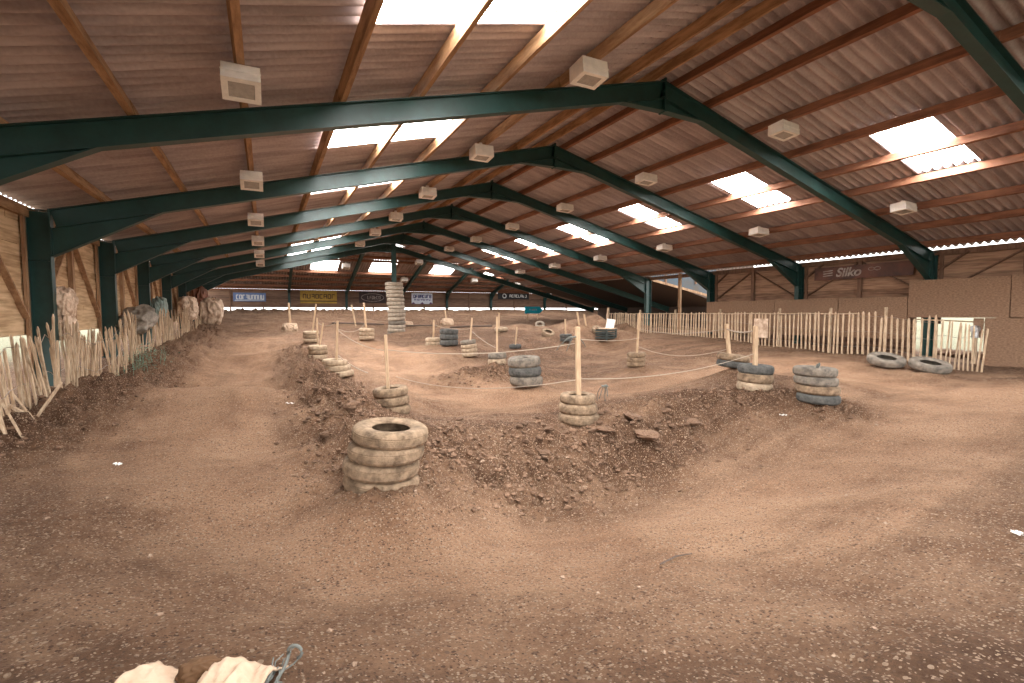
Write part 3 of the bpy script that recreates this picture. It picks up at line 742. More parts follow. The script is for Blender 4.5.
# eaves timbers
MB().box(XL - .39, XL - .31, Y0, 42.8, ZT_L - .30, ZT_L - .10).build('eaves_beam', M['timber'], wall_left)
MB().box(XW + .30, XW + .38, Y0, FY[4], ZT_R - .25, ZT_R - .07).build('eaves_beam', M['brace_dark'], wall_right)
def bay_timbers(x, y0, y1, zb, zt, par, m, pattern, d=.05):
    ym = (y0 + y1)/2
    MB().bar((x, ym, zb - .6), (x, ym, zt), .09, .14, up=(0, 1, 0)).build('timber_post', m, par)
    for yy in (y0 + .22, y1 - .22): MB().bar((x, yy, zb - .9), (x, yy, zt), .05, .10, up=(0, 1, 0)).build('timber_post', m, par)
    if pattern == 'A':
        segs = [((ym - .1, zt - .1), (y0 + .3, zb + .2)), ((ym + .1, zt - .1), (y1 - .3, zb + .2))]
    else:
        segs = [((y0 + .25, zt - .1), (ym - .12, zb + .15)), ((y1 - .25, zt - .1), (ym + .12, zb + .15))]
    for (a, za), (b_, zb_) in segs: MB().bar((x, a, za), (x, b_, zb_), .04, .11, up=(1, 0, 0)).build('diagonal_brace', m, par)
for i in range(0, 7):
    bay_timbers(XL - .34, FY[i], FY[i+1], 1.5, ZT_L - .25, wall_left, M['brace'], 'A')
for i in range(-1, 3):
    y0 = FY[i] if i >= 0 else FY[0] - 4.5
    bay_timbers(XW + .30, y0, FY[i+1], 2.25, ZT_R - .2, wall_right, M['brace_dark'], 'A')
# the short knee braces seen beside the columns
for y in FY[1:4]:
    MB().bar((XW + .3, y - .9, ZT_R - .2), (XW + .3, y - .15, ZT_R - .75), .05, .1, up=(1, 0, 0)).build('diagonal_brace', M['brace_dark'], wall_right)
# open bay C-D on the right: a lone timber post
pp = at_x(679, 300, XW)
tag(MB().bar((XW + .05, pp.y, .4), (XW + .05, pp.y, ZT_R - .05), .12, .14, up=(0, 1, 0)).build('timber_post', M['brace']), 'lone timber post behind the paling fence in the open right bay', 'post')
# strand board panels, inside of the right columns
def panel(name, y0, y1, z0, z1, label, x=XW - .22):
    o = MB().box(x, x + .02, y0 + .008, y1 - .008, z0 + .006, z1).build(name, M['osb']); return tag(o, label, 'board panel', 'strand board panels on the right wall')
yA = FY[1]
panel('board_panel', yA + .46, yA + 2.7, .80, 2.27, 'brown strand board panel behind the fence, next to the tall nearest panels')
panel('board_panel', yA + 2.71, yA + 5.3, .80, 2.27, 'middle brown strand board panel behind the paling fence')
panel('board_panel', yA + 5.31, FY[3] - .1, .80, 2.27, 'farthest brown strand board panel behind the paling fence')
panel('board_panel', 6.125, yA + .45, 1.56, 2.80, 'tall strand board panel above the bright opening at the wall foot')
panel('board_panel', 3.4, 6.12, 1.58, 2.84, 'upper strand board panel at the right edge of the view')
panel('board_panel', 3.4, 6.68, .0, 1.56, 'lower strand board panel at the right edge, reaching the dirt')
panel('board_panel', .6, 3.39, .0, 2.84, 'strand board panel on the right wall nearest the camera')
panel('board_panel', 6.69, 6.95, .95, 1.55, 'small torn strand board flap over the bright opening', x=XW - .20)

# far wall: cladding with a daylight strip under it
mb = MB(); k = 8
zb_far = at_y(300, 307.5, YF).z; 
z = zb_far
while z < ZF - .12:
    x = -4.2
    while x < 40:
        xe = min(40, x + random.uniform(2.5, 5)); d = random.uniform(-.01, .01)
        mb.box(x, xe + .01, YF + d, YF + d + .03, z, min(z + .254, ZF - .10)); x = xe
    z += .25
wall_back = mb.build('wall_back', M['board_f']); tag(wall_back, kind='structure')
MB().box(-4.2, 40, YF - .08, YF, ZF - .24, ZF - .12).build('eaves_beam', M['timber_red'], wall_back)
for u in (230, 263, 316, 373, 424, 469, 514, 566, 610):
    x = at_y(u, 300, YF).x
    MB().box(x - .06, x + .06, YF - .10, YF, 1.2, ZF - .15).build('timber_post', M['brace_dark'], wall_back)
for u0, v0, u1, v1 in ((265, 299, 286, 306), (297, 306, 310, 299), (345, 305, 330, 297), (350, 299, 358, 306)):
    a, c_ = at_y(u0, v0, YF - .06), at_y(u1, v1, YF - .06); MB().bar(a, c_, .08, .05, up=(0, 1, 0)).build('diagonal_brace', M['brace_dark'], wall_back)
# right and near sides of the cross building, dark colour standing in for shade
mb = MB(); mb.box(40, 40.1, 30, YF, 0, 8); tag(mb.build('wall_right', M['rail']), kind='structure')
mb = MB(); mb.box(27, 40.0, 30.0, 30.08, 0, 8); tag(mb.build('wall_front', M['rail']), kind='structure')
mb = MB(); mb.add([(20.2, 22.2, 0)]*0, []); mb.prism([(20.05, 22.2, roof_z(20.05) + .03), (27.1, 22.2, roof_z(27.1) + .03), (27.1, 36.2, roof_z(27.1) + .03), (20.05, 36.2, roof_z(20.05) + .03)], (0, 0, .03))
tag(mb.build('ceiling', M['rail']), kind='structure')  # lean-to roof, deep shade put into its dark colour
mb = MB(); mb.box(27, 27.08, 22.2, 36, 0, 2.4); tag(mb.build('wall_side', M['rail']), kind='structure')  # lean-to side wall, its shade painted with the same dark colour
# fascia of the lean-to with blue-grey sheeting above
a, c_ = at_x(658, 282, 20.4), None
lean = empty('lean_to_gable', (0, 0, 0)); tag(lean, 'blue-grey sheeted gable strip of the lean-to beyond the open right bay', 'gable')
YG = 21.9
p0, p1, p2, p3 = at_y(652, 273, YG), at_y(716, 268, YG), at_y(716, 297, YG), at_y(652, 279, YG)
MB().prism([p0, p1, p2, p3], (0, .04, 0)).build('sheeting', M['shed_blue'], lean)
MB().bar(p3 + Vector((0, -.03, -.06)), p2 + Vector((0, -.03, -.06)), .06, .14, up=(0, 0, 1)).build('fascia_board', M['brace'], lean)
for u in (666, 696): q = at_y(u, 272, YG - .05); MB().box(q.x - .05, q.x + .05, YG - .08, YG, q.z - .75, q.z + .1).build('batten', M['brace_dark'], lean)

# ------------------------------------------------------------------ banners
def strokes(mb, p0, dx, dz, n, w, h, seed):
    rr = random.Random(seed)
    for k in range(n):
        c_ = p0 + dx*(k + .5)
        t = rr.random()
        a = c_ - dx*.32; b_ = c_ + dx*.32
        if t < .8: mb.bar(a - dz*h*.5, a + dz*h*.5, w, .006, up=NRM)
        if t > .3: mb.bar(b_ - dz*h*.5, b_ + dz*h*.5, w, .006, up=NRM)
        if rr.random() < .75: mb.bar(a + dz*h*.45, b_ + dz*h*.45, w, .006, up=NRM)
        if rr.random() < .55: mb.bar(a - dz*h*.45, b_ - dz*h*.45, w, .006, up=NRM)
        if rr.random() < .4: mb.bar(a, b_, w, .006, up=NRM)
NRM = Vector((0, -1, 0))
def far_banner(name, u0, v0, u1, v1, m, label):
    Y = YF - .14; a, c_ = at_y(u0, v0, Y), at_y(u1, v1, Y)
    root = empty(name, ((a.x + c_.x)/2, Y, (a.z + c_.z)/2)); tag(root, label, 'banner')
    w, h = c_.x - a.x, a.z - c_.z
    MB().box(-w/2, w/2, 0, .02, -h/2, h/2).build('sheet', m, root)
    return root, w, h
def lettering(root, w, h, m, n, zc, lh, x0, x1, sw, seed, name='lettering'):
    mb = MB(); dx = Vector(((x1 - x0)*w/n, 0, 0)); strokes(mb, Vector(((x0 - .5)*w, -.006, zc*h)), dx, Vector((0, 0, 1)), n, sw, lh*h, seed)
    return mb.build(name, m, root)
r, w, h = far_banner('banner', 233, 292.5, 266, 301.5, M['b_blue'], 'blue banner with pale lettering at the left of the far wall'); lettering(r, w, h, M['ink_white'], 9, .0, .5, .08, .95, .06, 3)
MB().bar((-w*.45, -.008, -h*.38), (w*.45, -.008, -h*.32), .05, .006, up=NRM).build('underline', M['ink_white'], r)
r, w, h = far_banner('banner', 300, 290.5, 337, 303.5, M['b_yellow'], 'yellow banner with dark lettering on the far wall'); lettering(r, w, h, M['ink_dark'], 8, .06, .34, .06, .96, .07, 5)
MB().box(-w/2, w/2, -.006, 0, -h*.36, -h*.28).build('stripe', M['ink_dark'], r)
r, w, h = far_banner('banner', 359, 292, 386, 303, M['b_brown'], 'dark brown banner with a faded oval, left of the tyre column')
mb = MB()
for rx in (.42,):
    q = [(math.cos(t*PI/12)*w*rx, -.005, math.sin(t*PI/12)*h*.36) for t in range(25)]; mb.tube(q, .02, 4)
mb.build('oval', M['ink_faded'], r); lettering(r, w, h, M['ink_faded'], 6, .0, .3, .3, .8, .04, 8)
r, w, h = far_banner('banner', 411.5, 293, 432.5, 304, M['b_white'], 'white banner with navy lettering, right of the tyre column'); lettering(r, w, h, M['ink_blue'], 8, .2, .28, .08, .95, .07, 9); lettering(r, w, h, M['ink_blue'], 9, -.12, .14, .12, .9, .04, 10)
for x in (-.42, 0, .42): MB().prism([(x*w - .2, -.006, -h/2), (x*w + .2, -.006, -h/2), (x*w, -.006, -h*.33)], (0, .006, 0)).build('emblem', M['ink_purple'], r)
r, w, h = far_banner('banner', 498, 292.5, 529, 299.5, M['b_black'], 'black banner with white emblem and lettering on the far wall'); lettering(r, w, h, M['ink_white'], 8, .0, .4, .36, .92, .06, 12)
q = [(-w*.3 + math.cos(t*PI/10)*.2, -.005, math.sin(t*PI/10)*.2) for t in range(21)]; mb = MB().tube(q, .05, 5); mb.build('emblem', M['ink_white'], r)
r, w, h = far_banner('banner', 600.5, 296, 621, 302.5, M['b_yellow'], 'dim ochre banner in the dark right end of the far wall'); lettering(r, w, h, M['ink_dark'], 6, .0, .5, .06, .94, .09, 14)
# turquoise arrow flag hung in front of the far wall
Y = 36.5; a = [at_y(u, v, Y) for u, v in ((525, 306.5), (539.5, 306.5), (543, 310), (539.5, 313.5), (525, 313.5))]
cen = sum(a, Vector())/5
root = empty('arrow_sign', cen); tag(root, 'turquoise arrow shaped sign before the far daylight strip', 'sign')
MB().prism([p - cen for p in a], (0, .04, 0)).build('panel', M['b_teal'], root)
mb = MB(); strokes(mb, Vector((-.5, -.006, .02)), Vector((.12, 0, 0)), Vector((0, 0, 1)), 6, .025, .12, 21); mb.build('lettering', M['ink_faded'], root)
for u in (528, 538):
    q = at_y(u, 313, Y) - cen; MB().box(q.x - .03, q.x + .03, 0.04, .1, -1.3, .2).build('leg', M['stake'], root)
# maroon banner on the right wall
X = XW + .22; a, c_ = at_x(815, 265.5, X), at_x(914, 262.5, X)
zlo, zhi = 3.02, 3.52
root = empty('banner', (X, (a.y + c_.y)/2, (zlo + zhi)/2)); tag(root, 'long faded maroon banner on the boards of the right wall', 'banner')
W_ = a.y - c_.y; H_ = zhi - zlo
MB().box(-.01, .01, -W_/2, W_/2, -H_/2, H_/2).build('sheet', M['b_maroon'], root)
cu = bpy.data.curves.new('lettering', 'FONT'); cu.body = 'Silko'; cu.size = .46; cu.shear = .25; cu.extrude = .004; cu.offset = .012; cu.align_x = 'CENTER'; cu.align_y = 'CENTER'
cu.materials.append(M['ink_faded']); tmp = bpy.data.objects.new('tmp_text', cu); C.objects.link(tmp); bpy.context.view_layer.update()
mt_ = bpy.data.meshes.new_from_object(tmp.evaluated_get(bpy.context.evaluated_depsgraph_get())); bpy.data.objects.remove(tmp); bpy.data.curves.remove(cu)
to = bpy.data.objects.new('lettering', mt_); C.objects.link(to); to.parent = root
to.rotation_euler = (PI/2, 0, -PI/2); to.location = (-.018, .42, .0)
mb = MB(); NRM = Vector((-1, 0, 0))
for cy_ in (-.38, -.58):
    q = [(-.014, cy_ + math.cos(t*PI/8)*.10, .07 + math.sin(t*PI/8)*.06) for t in range(17)]; mb.tube(q, .012, 4)
mb.build('emblem', M['ink_faded'], root)
mb = MB()
for k in range(3): mb.bar((-.014, 1.35, .08 - k*.09), (-.014, .98, .11 - k*.09), .035, .006, up=NRM)
mb.build('flash', M['ink_faded'], root)

# ------------------------------------------------------------------ tyres
def tyre_meshes(R=.5, wd=.27, rim=.25, seg=72, tread=True):
    """unit-diameter tyre lying flat: carcass and tread band"""
    prof = [(rim, wd*.30), (rim + .008, wd*.37), (rim + .035, wd*.43), (R*.72, wd*.49), (R*.82, wd*.50), (R*.89, wd*.465), (R*.935, wd*.40), (R*.955, wd*.33)]
    full = [(r_, z) for r_, z in prof] + [(r_, -z) for r_, z in reversed(prof)]
    inner = [(R*.90, -wd*.36), (R*.92, 0), (R*.90, wd*.36)]
    loop = full + [(rim + .01, -wd*.30), (R*.82, -wd*.38)] + inner + [(R*.82, wd*.38), (rim + .01, wd*.30)]
    n = len(loop); v = []; f = []
    for i in range(seg):
        a = 2*PI*i/seg
        for r_, z in loop: v.append((r_*math.cos(a), r_*math.sin(a), z))
    for i in range(seg):
        j = (i+1) % seg
        for k in range(n): f.append((i*n+k, j*n+k, j*n+(k+1) % n, i*n+(k+1) % n))
    mb = MB(); mb.add(v, f)
    # tread band: crown with shoulder lugs and grooves
    tp = [(.915, .42), (.945, .395), (.972, .33), (.994, .22), (.985, .185), (.985, .155), (1.0, .14), (1.003, 0), (1.0, -.14), (.985, -.155), (.985, -.185), (.994, -.22), (.972, -.33), (.945, -.395), (.915, -.42)]
    mt = MB(); v = []; f = []; n = len(tp); sg = seg*3
    for i in range(sg):
        a = 2*PI*i/sg; lug = (i % 4) >= 2
        for r_, z in tp:
            k = 0 if lug or abs(z) < .16 else -.012*min(1, (abs(z) - .12)/.2)
            v.append(((r_ + k)*R*math.cos(a), (r_ + k)*R*math.sin(a), z*wd))
    for i in range(sg):
        j = (i+1) % sg
        for k in range(n-1): f.append((i*n+k, j*n+k, j*n+k+1, i*n+k+1))
    mt.add(v, f)
    return mb, mt
_tc = {}
def tyre(loc, dia, m, label, group, tilt=(0, 0), wd=.27, rz=None):
    key = (m, wd)
    if key not in _tc:
        a, b_ = tyre_meshes(wd=wd); o = a.build('tyre', M[m]); smooth_by_angle(o, 50); t = b_.build('tread', M[m], o); smooth_by_angle(t, 30); _tc[key] = o
    else: o = copy_tree(_tc[key])
    o.location = loc; o.scale = (dia,)*3; o.rotation_euler = (tilt[0], tilt[1], random.random()*6 if rz is None else rz)
    # tilt in world axes, spin first
    o.rotation_euler = (Matrix.Rotation(tilt[1], 3, CAMF) @ Matrix.Rotation(tilt[0], 3, CAMR) @ Matrix.Rotation(random.random()*6, 3, 'Z')).to_euler()
    return tag(o, label, 'tyre', group)
NM = {2: ['bottom', 'top'], 3: ['bottom', 'middle', 'top'], 4: ['bottom', 'second', 'third', 'top'], 1: ['lone']}
stake_at = {}
def stack(key, mats, desc, wd=.27, lean=(0, 0), tilts=None, sink=.0, offs=None, scales=None):
    """tyres piled at a spot; offs = sideways px-free offsets (right, forward) in metres per tyre"""
    u, v, d, dia = ST[key]; p = SP[key]; zg = gz(p.x, p.y); n = len(mats); z = zg - sink
    for k in range(n):
        dk = dia*(scales[k] if scales else 1); h = dk*wd
        ox, oy = offs[k] if offs else (random.uniform(-.012, .012), random.uniform(-.012, .012))
        pos = Vector((p.x, p.y, z + h*.5)) + CAMR*ox + CAMF*oy
        tl = tilts[k] if tilts else (lean[0] + random.uniform(-.02, .02), lean[1] + random.uniform(-.02, .02))
        tyre(pos, dk, mats[k], '%s tyre of %s' % (NM[n][k], desc) if n > 1 else desc, 'tyres of ' + desc if n > 1 else None, tl, wd)
        z += h*.95
    stake_at[key] = (Vector((p.x, p.y, zg)), z)
stack('front', ['tyre_tan', 'tyre_tan', 'tyre_tan', 'tyre_tan'], 'the largest dusty stack at the front of the bank', .225, lean=(-.02, .10), sink=.07, offs=[(-.03, 0), (-.03, 0), (.02, 0), (.06, .02)], tilts=[(.0, .12), (.0, .09), (.0, .06), (.02, .09)])
stack('left2', ['tyre_tan', 'tyre_tan', 'tyre_tan'], 'the tan staked stack just behind the front stack', .27, offs=[(.02, 0), (.0, 0), (-.02, 0)], tilts=[(0, -.0), (0, -.05), (.02, -.08)], sink=.03)
stack('stake3', ['tyre_tan', 'tyre_tan', 'tyre_tan'], 'the tan stack with the tall bare stake in the middle', .27, offs=[(.0, 0), (-.015, 0), (-.02, 0)], scales=[1.06, 1, .92], tilts=[(0, .05), (0, .02), (0, .02)], sink=.02)
stack('left3', ['tyre_cream', 'tyre_cream', 'tyre_cream'], 'the slipping cream stack on the left ridge', .25, offs=[(.14, 0), (.06, 0), (-.02, 0)], tilts=[(0, -.10), (0, 0), (0, .05)])
stack('left4', ['tyre_cream', 'tyre_tan', 'tyre_cream'], 'the cream stack behind the slipping one on the ridge', .26)
stack('left5', ['tyre_cream', 'tyre_tan', 'tyre_cream'], 'the small cream stack farthest up the left ridge', .26)
stack('grey3', ['tyre_grey', 'tyre_dark', 'tyre_grey'], 'the wide grey stack on the inner track edge', .30, offs=[(.03, 0), (.0, 0), (-.02, 0)], tilts=[(0, .02), (0, -.02), (.03, -.05)])
stack('pair', ['tyre_cream', 'tyre_grey'], 'the low grey over cream pair on the inner mound', .33, lean=(0, -.06))
stack('mound', ['tyre_cream', 'tyre_cream', 'tyre_cream', 'tyre_grey'], 'the narrow staked four stack on the inner mound', .27, offs=[(.03, 0), (.02, 0), (0, 0), (-.03, 0)], lean=(0, -.1))
stack('far3', ['tyre_tan', 'tyre_tan', 'tyre_tan'], 'the tan stack with a tall stake left of the dark ones', .27, lean=(0, -.03))
stack('right2', ['tyre_dark', 'tyre_tan'], 'the half hidden pair behind the dark topped stack', .22, tilts=[(0, .1), (0, .14)])
stack('right3', ['tyre_cream', 'tyre_tan', 'tyre_dark'], 'the stack with a dark top tyre and short stake', .28, lean=(0, .06))
stack('right4', ['tyre_dark', 'tyre_tan', 'tyre_grey', 'tyre_grey'], 'the right hand grey stack beside the dirt track', .24, lean=(0, .05), offs=[(.05, 0), (.04, 0), (0, 0), (-.02, 0)], sink=.08)
stack('blue4', ['tyre_dark', 'tyre_dark', 'tyre_dark'], 'the blue-black stack in the middle distance', .31)
stack('cream2', ['tyre_cream', 'tyre_cream'], 'the cream pair left of the blue-black stack', .30)
stack('cream3', ['tyre_cream', 'tyre_cream', 'tyre_cream'], 'the pale stack left of the tyre column', .26, tilts=[(0, -.1), (0, 0), (0, .05)])
stack('dark1', ['tyre_dark'], 'single dark tyre on the sandy hump in the middle distance', .34)
stack('dark2', ['tyre_dark', 'tyre_dark'], 'the small blue-black pair behind the main stake', .30)
stack('flat1', ['tyre_grey'], 'left of two large grey tyres lying flat before the fence', .24, tilts=[(.26, -.04)], sink=-.07)
stack('flat2', ['tyre_grey'], 'right of two large grey tyres lying flat before the fence', .24, tilts=[(.26, .0)], sink=-.07)
# tall column of tyres round the post
dia = ST['column'][3]; z = gcol - .02; n = 14; wd = .225
for k in range(n):
    h = dia*wd; lx = .14*math.sin(k/n*PI*.9)*(1 - k/n) + (n - k)*.006
    pos = Vector((pc.x, pc.y, z + h/2)) + CAMR*(lx + random.uniform(-.02, .02))
    sgn = 1 if k < 7 else .2
    tyre(pos, dia*random.uniform(.97, 1.03), ['tyre_grey', 'tyre_mid', 'tyre_mid'][k % 3] if k < 6 else 'tyre_mid',
         '%s tyre from the ground in the tall tyre column round the post' % ORD[k], 'tyres of the tall column', (random.uniform(-.03, .03), sgn*random.uniform(-.08, .02)), wd)
    z += h*.98
# odd tyres in the background
for k, (u, v, D, w, m_, lab, tl) in enumerate([(548, 335, 24, .62, 'tyre_tan', 'tan tyre lying tilted behind the small blue-black pair', (.5, .3)), (540, 326, 28, .66, 'tyre_mid', 'far cream tyre under the turquoise arrow sign', (.7, 0)),
                                 (598, 333, 22, .6, 'tyre_tan', 'half buried tyre left of the crate by the fence end', (.6, .4)), (501, 331, 26, .7, 'tyre_cream', 'pale tyre lying on the far sandy rise', (.1, 0))]):
    p = hit(u, v); tyre(p + Vector((0, 0, .10)), w, m_, lab, None, tl)

# ------------------------------------------------------------------ stakes, ropes, twine
tops = {}
def stake(key, base, top, w, label, m='stake', group='wooden stakes standing in tyres'):
    base, top = Vector(base), Vector(top)
    root = empty('wooden_stake', base); L_ = top - base
    mb = MB(); mb.bar((0, 0, 0), L_, w, w, up=(.3, 1, 0)); o = mb.build('shaft', M[m], root, bevel=w*.12)
    if w > .035: MB().bar(L_*.995, L_*1.004, w*.8, w*.8, up=(.3, 1, 0)).build('sawn_end', M[m], root)
    tops[key] = top; return tag(root, label, 'stake', group)
def stake_in(key, u_top, v_top, w, label, du=0, dv=0):
    b_, z = stake_at[key]; u0 = ST[key][0]
    D = depth_of(b_) 
    t = at_depth(u_top, v_top, D); bb = Vector((b_.x, b_.y, b_.z - .02)) + CAMR*du + CAMF*dv
    stake(key, bb, t, w, label)
stake_in('left2', 385.5, 335, .055, 'tall wooden stake standing in the tan stack behind the front stack', -.05)
stake_in('stake3', 577.5, 327, .075, 'tall bare pale stake in the tan stack at the middle')
stake_in('left3', 337.5, 321, .05, 'stake standing in the slipping cream stack on the left ridge')
stake_in('left4', 323, 323, .05, 'stake in the cream stack behind the slipping one')
stake_in('left5', 316, 304, .06, 'stake in the small cream stack farthest up the left ridge')
stake_in('pair', 497, 317, .05, 'thin stake in the low grey over cream pair')
stake_in('mound', 472, 318, .055, 'stake in the narrow four stack on the inner mound')
stake_in('far3', 639.5, 313, .055, 'tall stake in the tan stack left of the dark ones')
stake_in('right2', 726.5, 324, .075, 'square stake in the half hidden pair behind the dark topped stack', -.06)
stake_in('right3', 755.5, 326, .075, 'square stake in the stack with the dark top tyre')
stake_in('cream3', 364, 303, .09, 'stake in the pale stack left of the tyre column')
stake_in('cream2', 434, 320, .08, 'short stake in the cream pair left of the blue-black stack')
stake_in('dark2', 565, 319, .06, 'stake in the small blue-black pair behind the main stake')
stake_in('dark1', 517, 327, .05, 'short stake in the single dark tyre on the sandy hump')
def free_stake(u, v, ut, vt, w, label, key=None):
    p = hit(u, v); D = depth_of(p); t = at_depth(ut, vt, D); d = p + (p - t).normalized()*.1
    stake(key or label, d, t, w, label, group='wooden stakes driven into the ground')
free_stake(291, 331, 288.5, 303, .11, 'far stake rising from a sack at the end of the left lane', 'f1')
free_stake(356, 326, 351.5, 305, .10, 'leaning far stake left of the tyre column', 'f2')
free_stake(407, 327, 402, 309, .10, 'leaning far stake just right of the tyre column', 'f3')
free_stake(447, 325, 445, 310, .10, 'far stake rising from a pale sack right of the tyre column', 'f4')
free_stake(499, 333, 499, 313, .07, 'thin far stake behind the low pair of tyres', 'f5')
free_stake(600, 332, 577, 312, .07, 'leaning far stake right of the arrow sign', 'f6') if False else None
free_stake(579, 325, 577, 312, .08, 'far stake just right of the main bare stake', 'f7')
free_stake(586, 326, 584, 314, .08, 'far stake second right of the main bare stake', 'f8')
free_stake(318, 352, 317, 318, .05, 'stake on the ridge left of the slipping cream stack', 'f9')
def rope(a, b_, sag, label, r=.007, n=20):
    a, b_ = Vector(a), Vector(b_); pts = []
    for i in range(n + 1):
        t = i/n; p = a.lerp(b_, t); p.z -= sag*4*t*(1 - t)
        p.z = max(p.z, gz(p.x, p.y) + .012)
        pts.append(p)
    return tag(MB().tube(pts, r, 5).build('rope', M['rope'], smooth=True), label, 'rope', 'dusty ropes round the track')
def on_stake(key, v):
    """point on a stake at image height v"""
    t = tops[key]; D = depth_of(t); return at_depth(0, v, D).z
def pt_on(key, z):
    o = [x for x in C.objects if x.name.startswith('wooden_stake')]
    t = tops[key]; return Vector((t.x, t.y, z))
def sp(key, v): t = tops[key]; return Vector((t.x, t.y, on_stake(key, v)))
rope(sp('left3', 331), sp('left2', 352), .10, 'rope from the slipping cream stack to the stake behind the front stack')
rope(sp('left2', 351), sp('stake3', 345), .12, 'upper rope from the stake behind the front stack to the bare stake', n=26)
rope(sp('left3', 357), hit(368, 375) + Vector((0, 0, .05)), .05, 'rope trailing from the slipping cream stack down to the dirt', .014)
rope(hit(396, 379) + Vector((0, 0, .05)), sp('stake3', 382), .22, 'lower rope crossing the inner track to the bare stake', n=26)
rope(sp('stake3', 381), sp('right3', 356), .15, 'rope from the bare stake to the dark topped stack', n=26)
rope(sp('stake3', 341), sp('far3', 340), .05, 'rope from the bare stake to the stake in the tan stack')
rope(sp('far3', 349), sp('right2', 352), .20, 'rope sagging from the tan stack to the half hidden pair')
rope(sp('right2', 331), sp('right3', 333), .06, 'short thick rope between the two square stakes on the right', .016)
rope(sp('far3', 331), sp('right2', 331), .12, 'upper rope from the tan stack stake to the square stake')
rope(sp('mound', 333), sp('pair', 350), .05, 'rope from the four stack to the low pair on the mound')
rope(sp('left5', 322), sp('left3', 323), .15, 'rope along the stakes of the left ridge')
rope(sp('left3', 330), sp('cream3', 325), .2, 'rope from the left ridge to the pale stack')
rope(sp('cream3', 320), sp('f3', 322), .12, 'far rope passing behind the tyre column')
rope(sp('cream2', 326), sp('mound', 330), .1, 'rope from the cream pair to the four stack')
def twine(p, w, label, seed):
    rr = random.Random(seed); mb = MB()
    for k in range(5):
        pts = [Vector(p)]; d = Vector((rr.uniform(-1, 1), rr.uniform(-1, 1), rr.uniform(.0, .9)))
        for i in range(7):
            d += Vector((rr.uniform(-.3, .3), rr.uniform(-.3, .3), -.38)); pts.append(pts[-1] + d*w*.16)
        mb.tube(pts, .006, 4)
    mb.tube([Vector(p) + Vector((math.cos(t)*.05, math.sin(t)*.05, .01*math.sin(3*t))) for t in np.linspace(0, 6.28, 13)], .012, 4)
    return tag(mb.build('baling_twine', M['twine'], smooth=True), label, 'twine')
twine(sp('stake3', 339) - CAMR*.06, .17, 'grey-blue twine knotted high on the bare middle stake', 3)
q = SP['stake3'] + CAMR*.42; twine((q.x, q.y, gz(q.x, q.y) + .50), .18, 'grey-blue twine tangle on the rope right of the bare stake stack', 5)
b_, z = stake_at['right4']; mb = MB(); 
for k in range(4): mb.tube([b_ + Vector((0, 0, z - b_.z - .06)), b_ + Vector((random.uniform(-.08, .08), random.uniform(-.08, .08), z - b_.z + random.uniform(.03, .1)))], .015, 5)
tag(mb.build('rag', M['twine'], smooth=True), 'twisted grey rag on top of the right hand grey stack', 'rag')

# ------------------------------------------------------------------ paling fence on the right
def pale_mb(mb_or_none, base, top, w, t):
    mb = MB(); base, top = Vector(base), Vector(top); mb.bar(base, top - (top-base)*.04, w, t, up=(1, 0, 0)); mb.bar(top - (top-base)*.04, top, w, t, up=(1, 0, 0), taper=.35); return mb
fen = empty('paling_fence', (17.5, 14, 0)); tag(fen, 'long chestnut paling fence along the foot of the right wall', 'fence')
def add_pale(par, x, y, z0, z1, m, dx=0, dy=0, w=.06):
    o = pale_mb(None, (0, 0, 0), (dx, dy, z1 - z0), w*random.uniform(.75, 1.2), .022).build('pale', M[m], par)
    o.location = Vector((x, y, z0)) - Vector(par.location); return o
XF = 17.5
ya, yb = at_x(607, 330, XF).y, at_x(934, 350, XF).y
npl = 98; 
for k in range(npl):
    t = k/(npl - 1); y = yb + (ya - yb)*t**1.0 + random.uniform(-.02, .02); z0 = gz(XF, y) - .05
    zt = 1.74 + random.uniform(-.05, .04) if y > 8.6 else 1.62 + random.uniform(-.08, .05)
    add_pale(fen, XF + random.uniform(-.02, .02), y, z0, zt, 'pale', random.uniform(-.03, .03), random.uniform(-.035, .035))
for u in (640, 675, 720, 779, 830, 885):
    y = at_x(u, 330, XF + .06).y
    MB().tube([(XF + .07 - 17.5, y - 14, gz(XF, y) - .1), (XF + .07 - 17.5, y - 14, 1.9)], .05, 8).build('post', M['pale_old'], fen)
for hz_ in (.25, .75, 1.25): 
    pts = [(XF - 17.5 + .015, y - 14, min(gz(XF, y) + hz_, 1.7)) for y in np.linspace(yb, ya, 30)]; MB().tube(pts, .006, 4).build('wire', M['wire'], fen)
pts = [(XF - 17.5 - .02, y - 14, 1.70 + .015*math.sin(y*3)) for y in np.linspace(9.2, ya, 24)]; MB().tube(pts, .016, 5).build('top_rail', M['pale'], fen)
# loose end of the fence, leaning out before the bright opening
fe2 = empty('paling_fence', (17.2, 7, 0)); tag(fe2, 'loose end of the paling fence leaning before the bright opening', 'fence')
for k in range(11):
    u = 936 + k*4.6; p = at_x(u, 360, XF - .1 - .05*k); z0 = gz(p.x, p.y) - .04
    add_pale(fe2, p.x, p.y, z0, 1.60 - .03*k + random.uniform(-.05, .05), 'pale', random.uniform(-.1, 0), random.uniform(-.12, .02), .04)
pts = [(XF - .1 - .05*k - 17.2, at_x(936 + k*4.6, 360, XF - .1 - .05*k).y - 7, 1.05 + .03*math.sin(k)) for k in range(11)]; MB().tube(pts, .006, 4).build('wire', M['wire'], fe2)
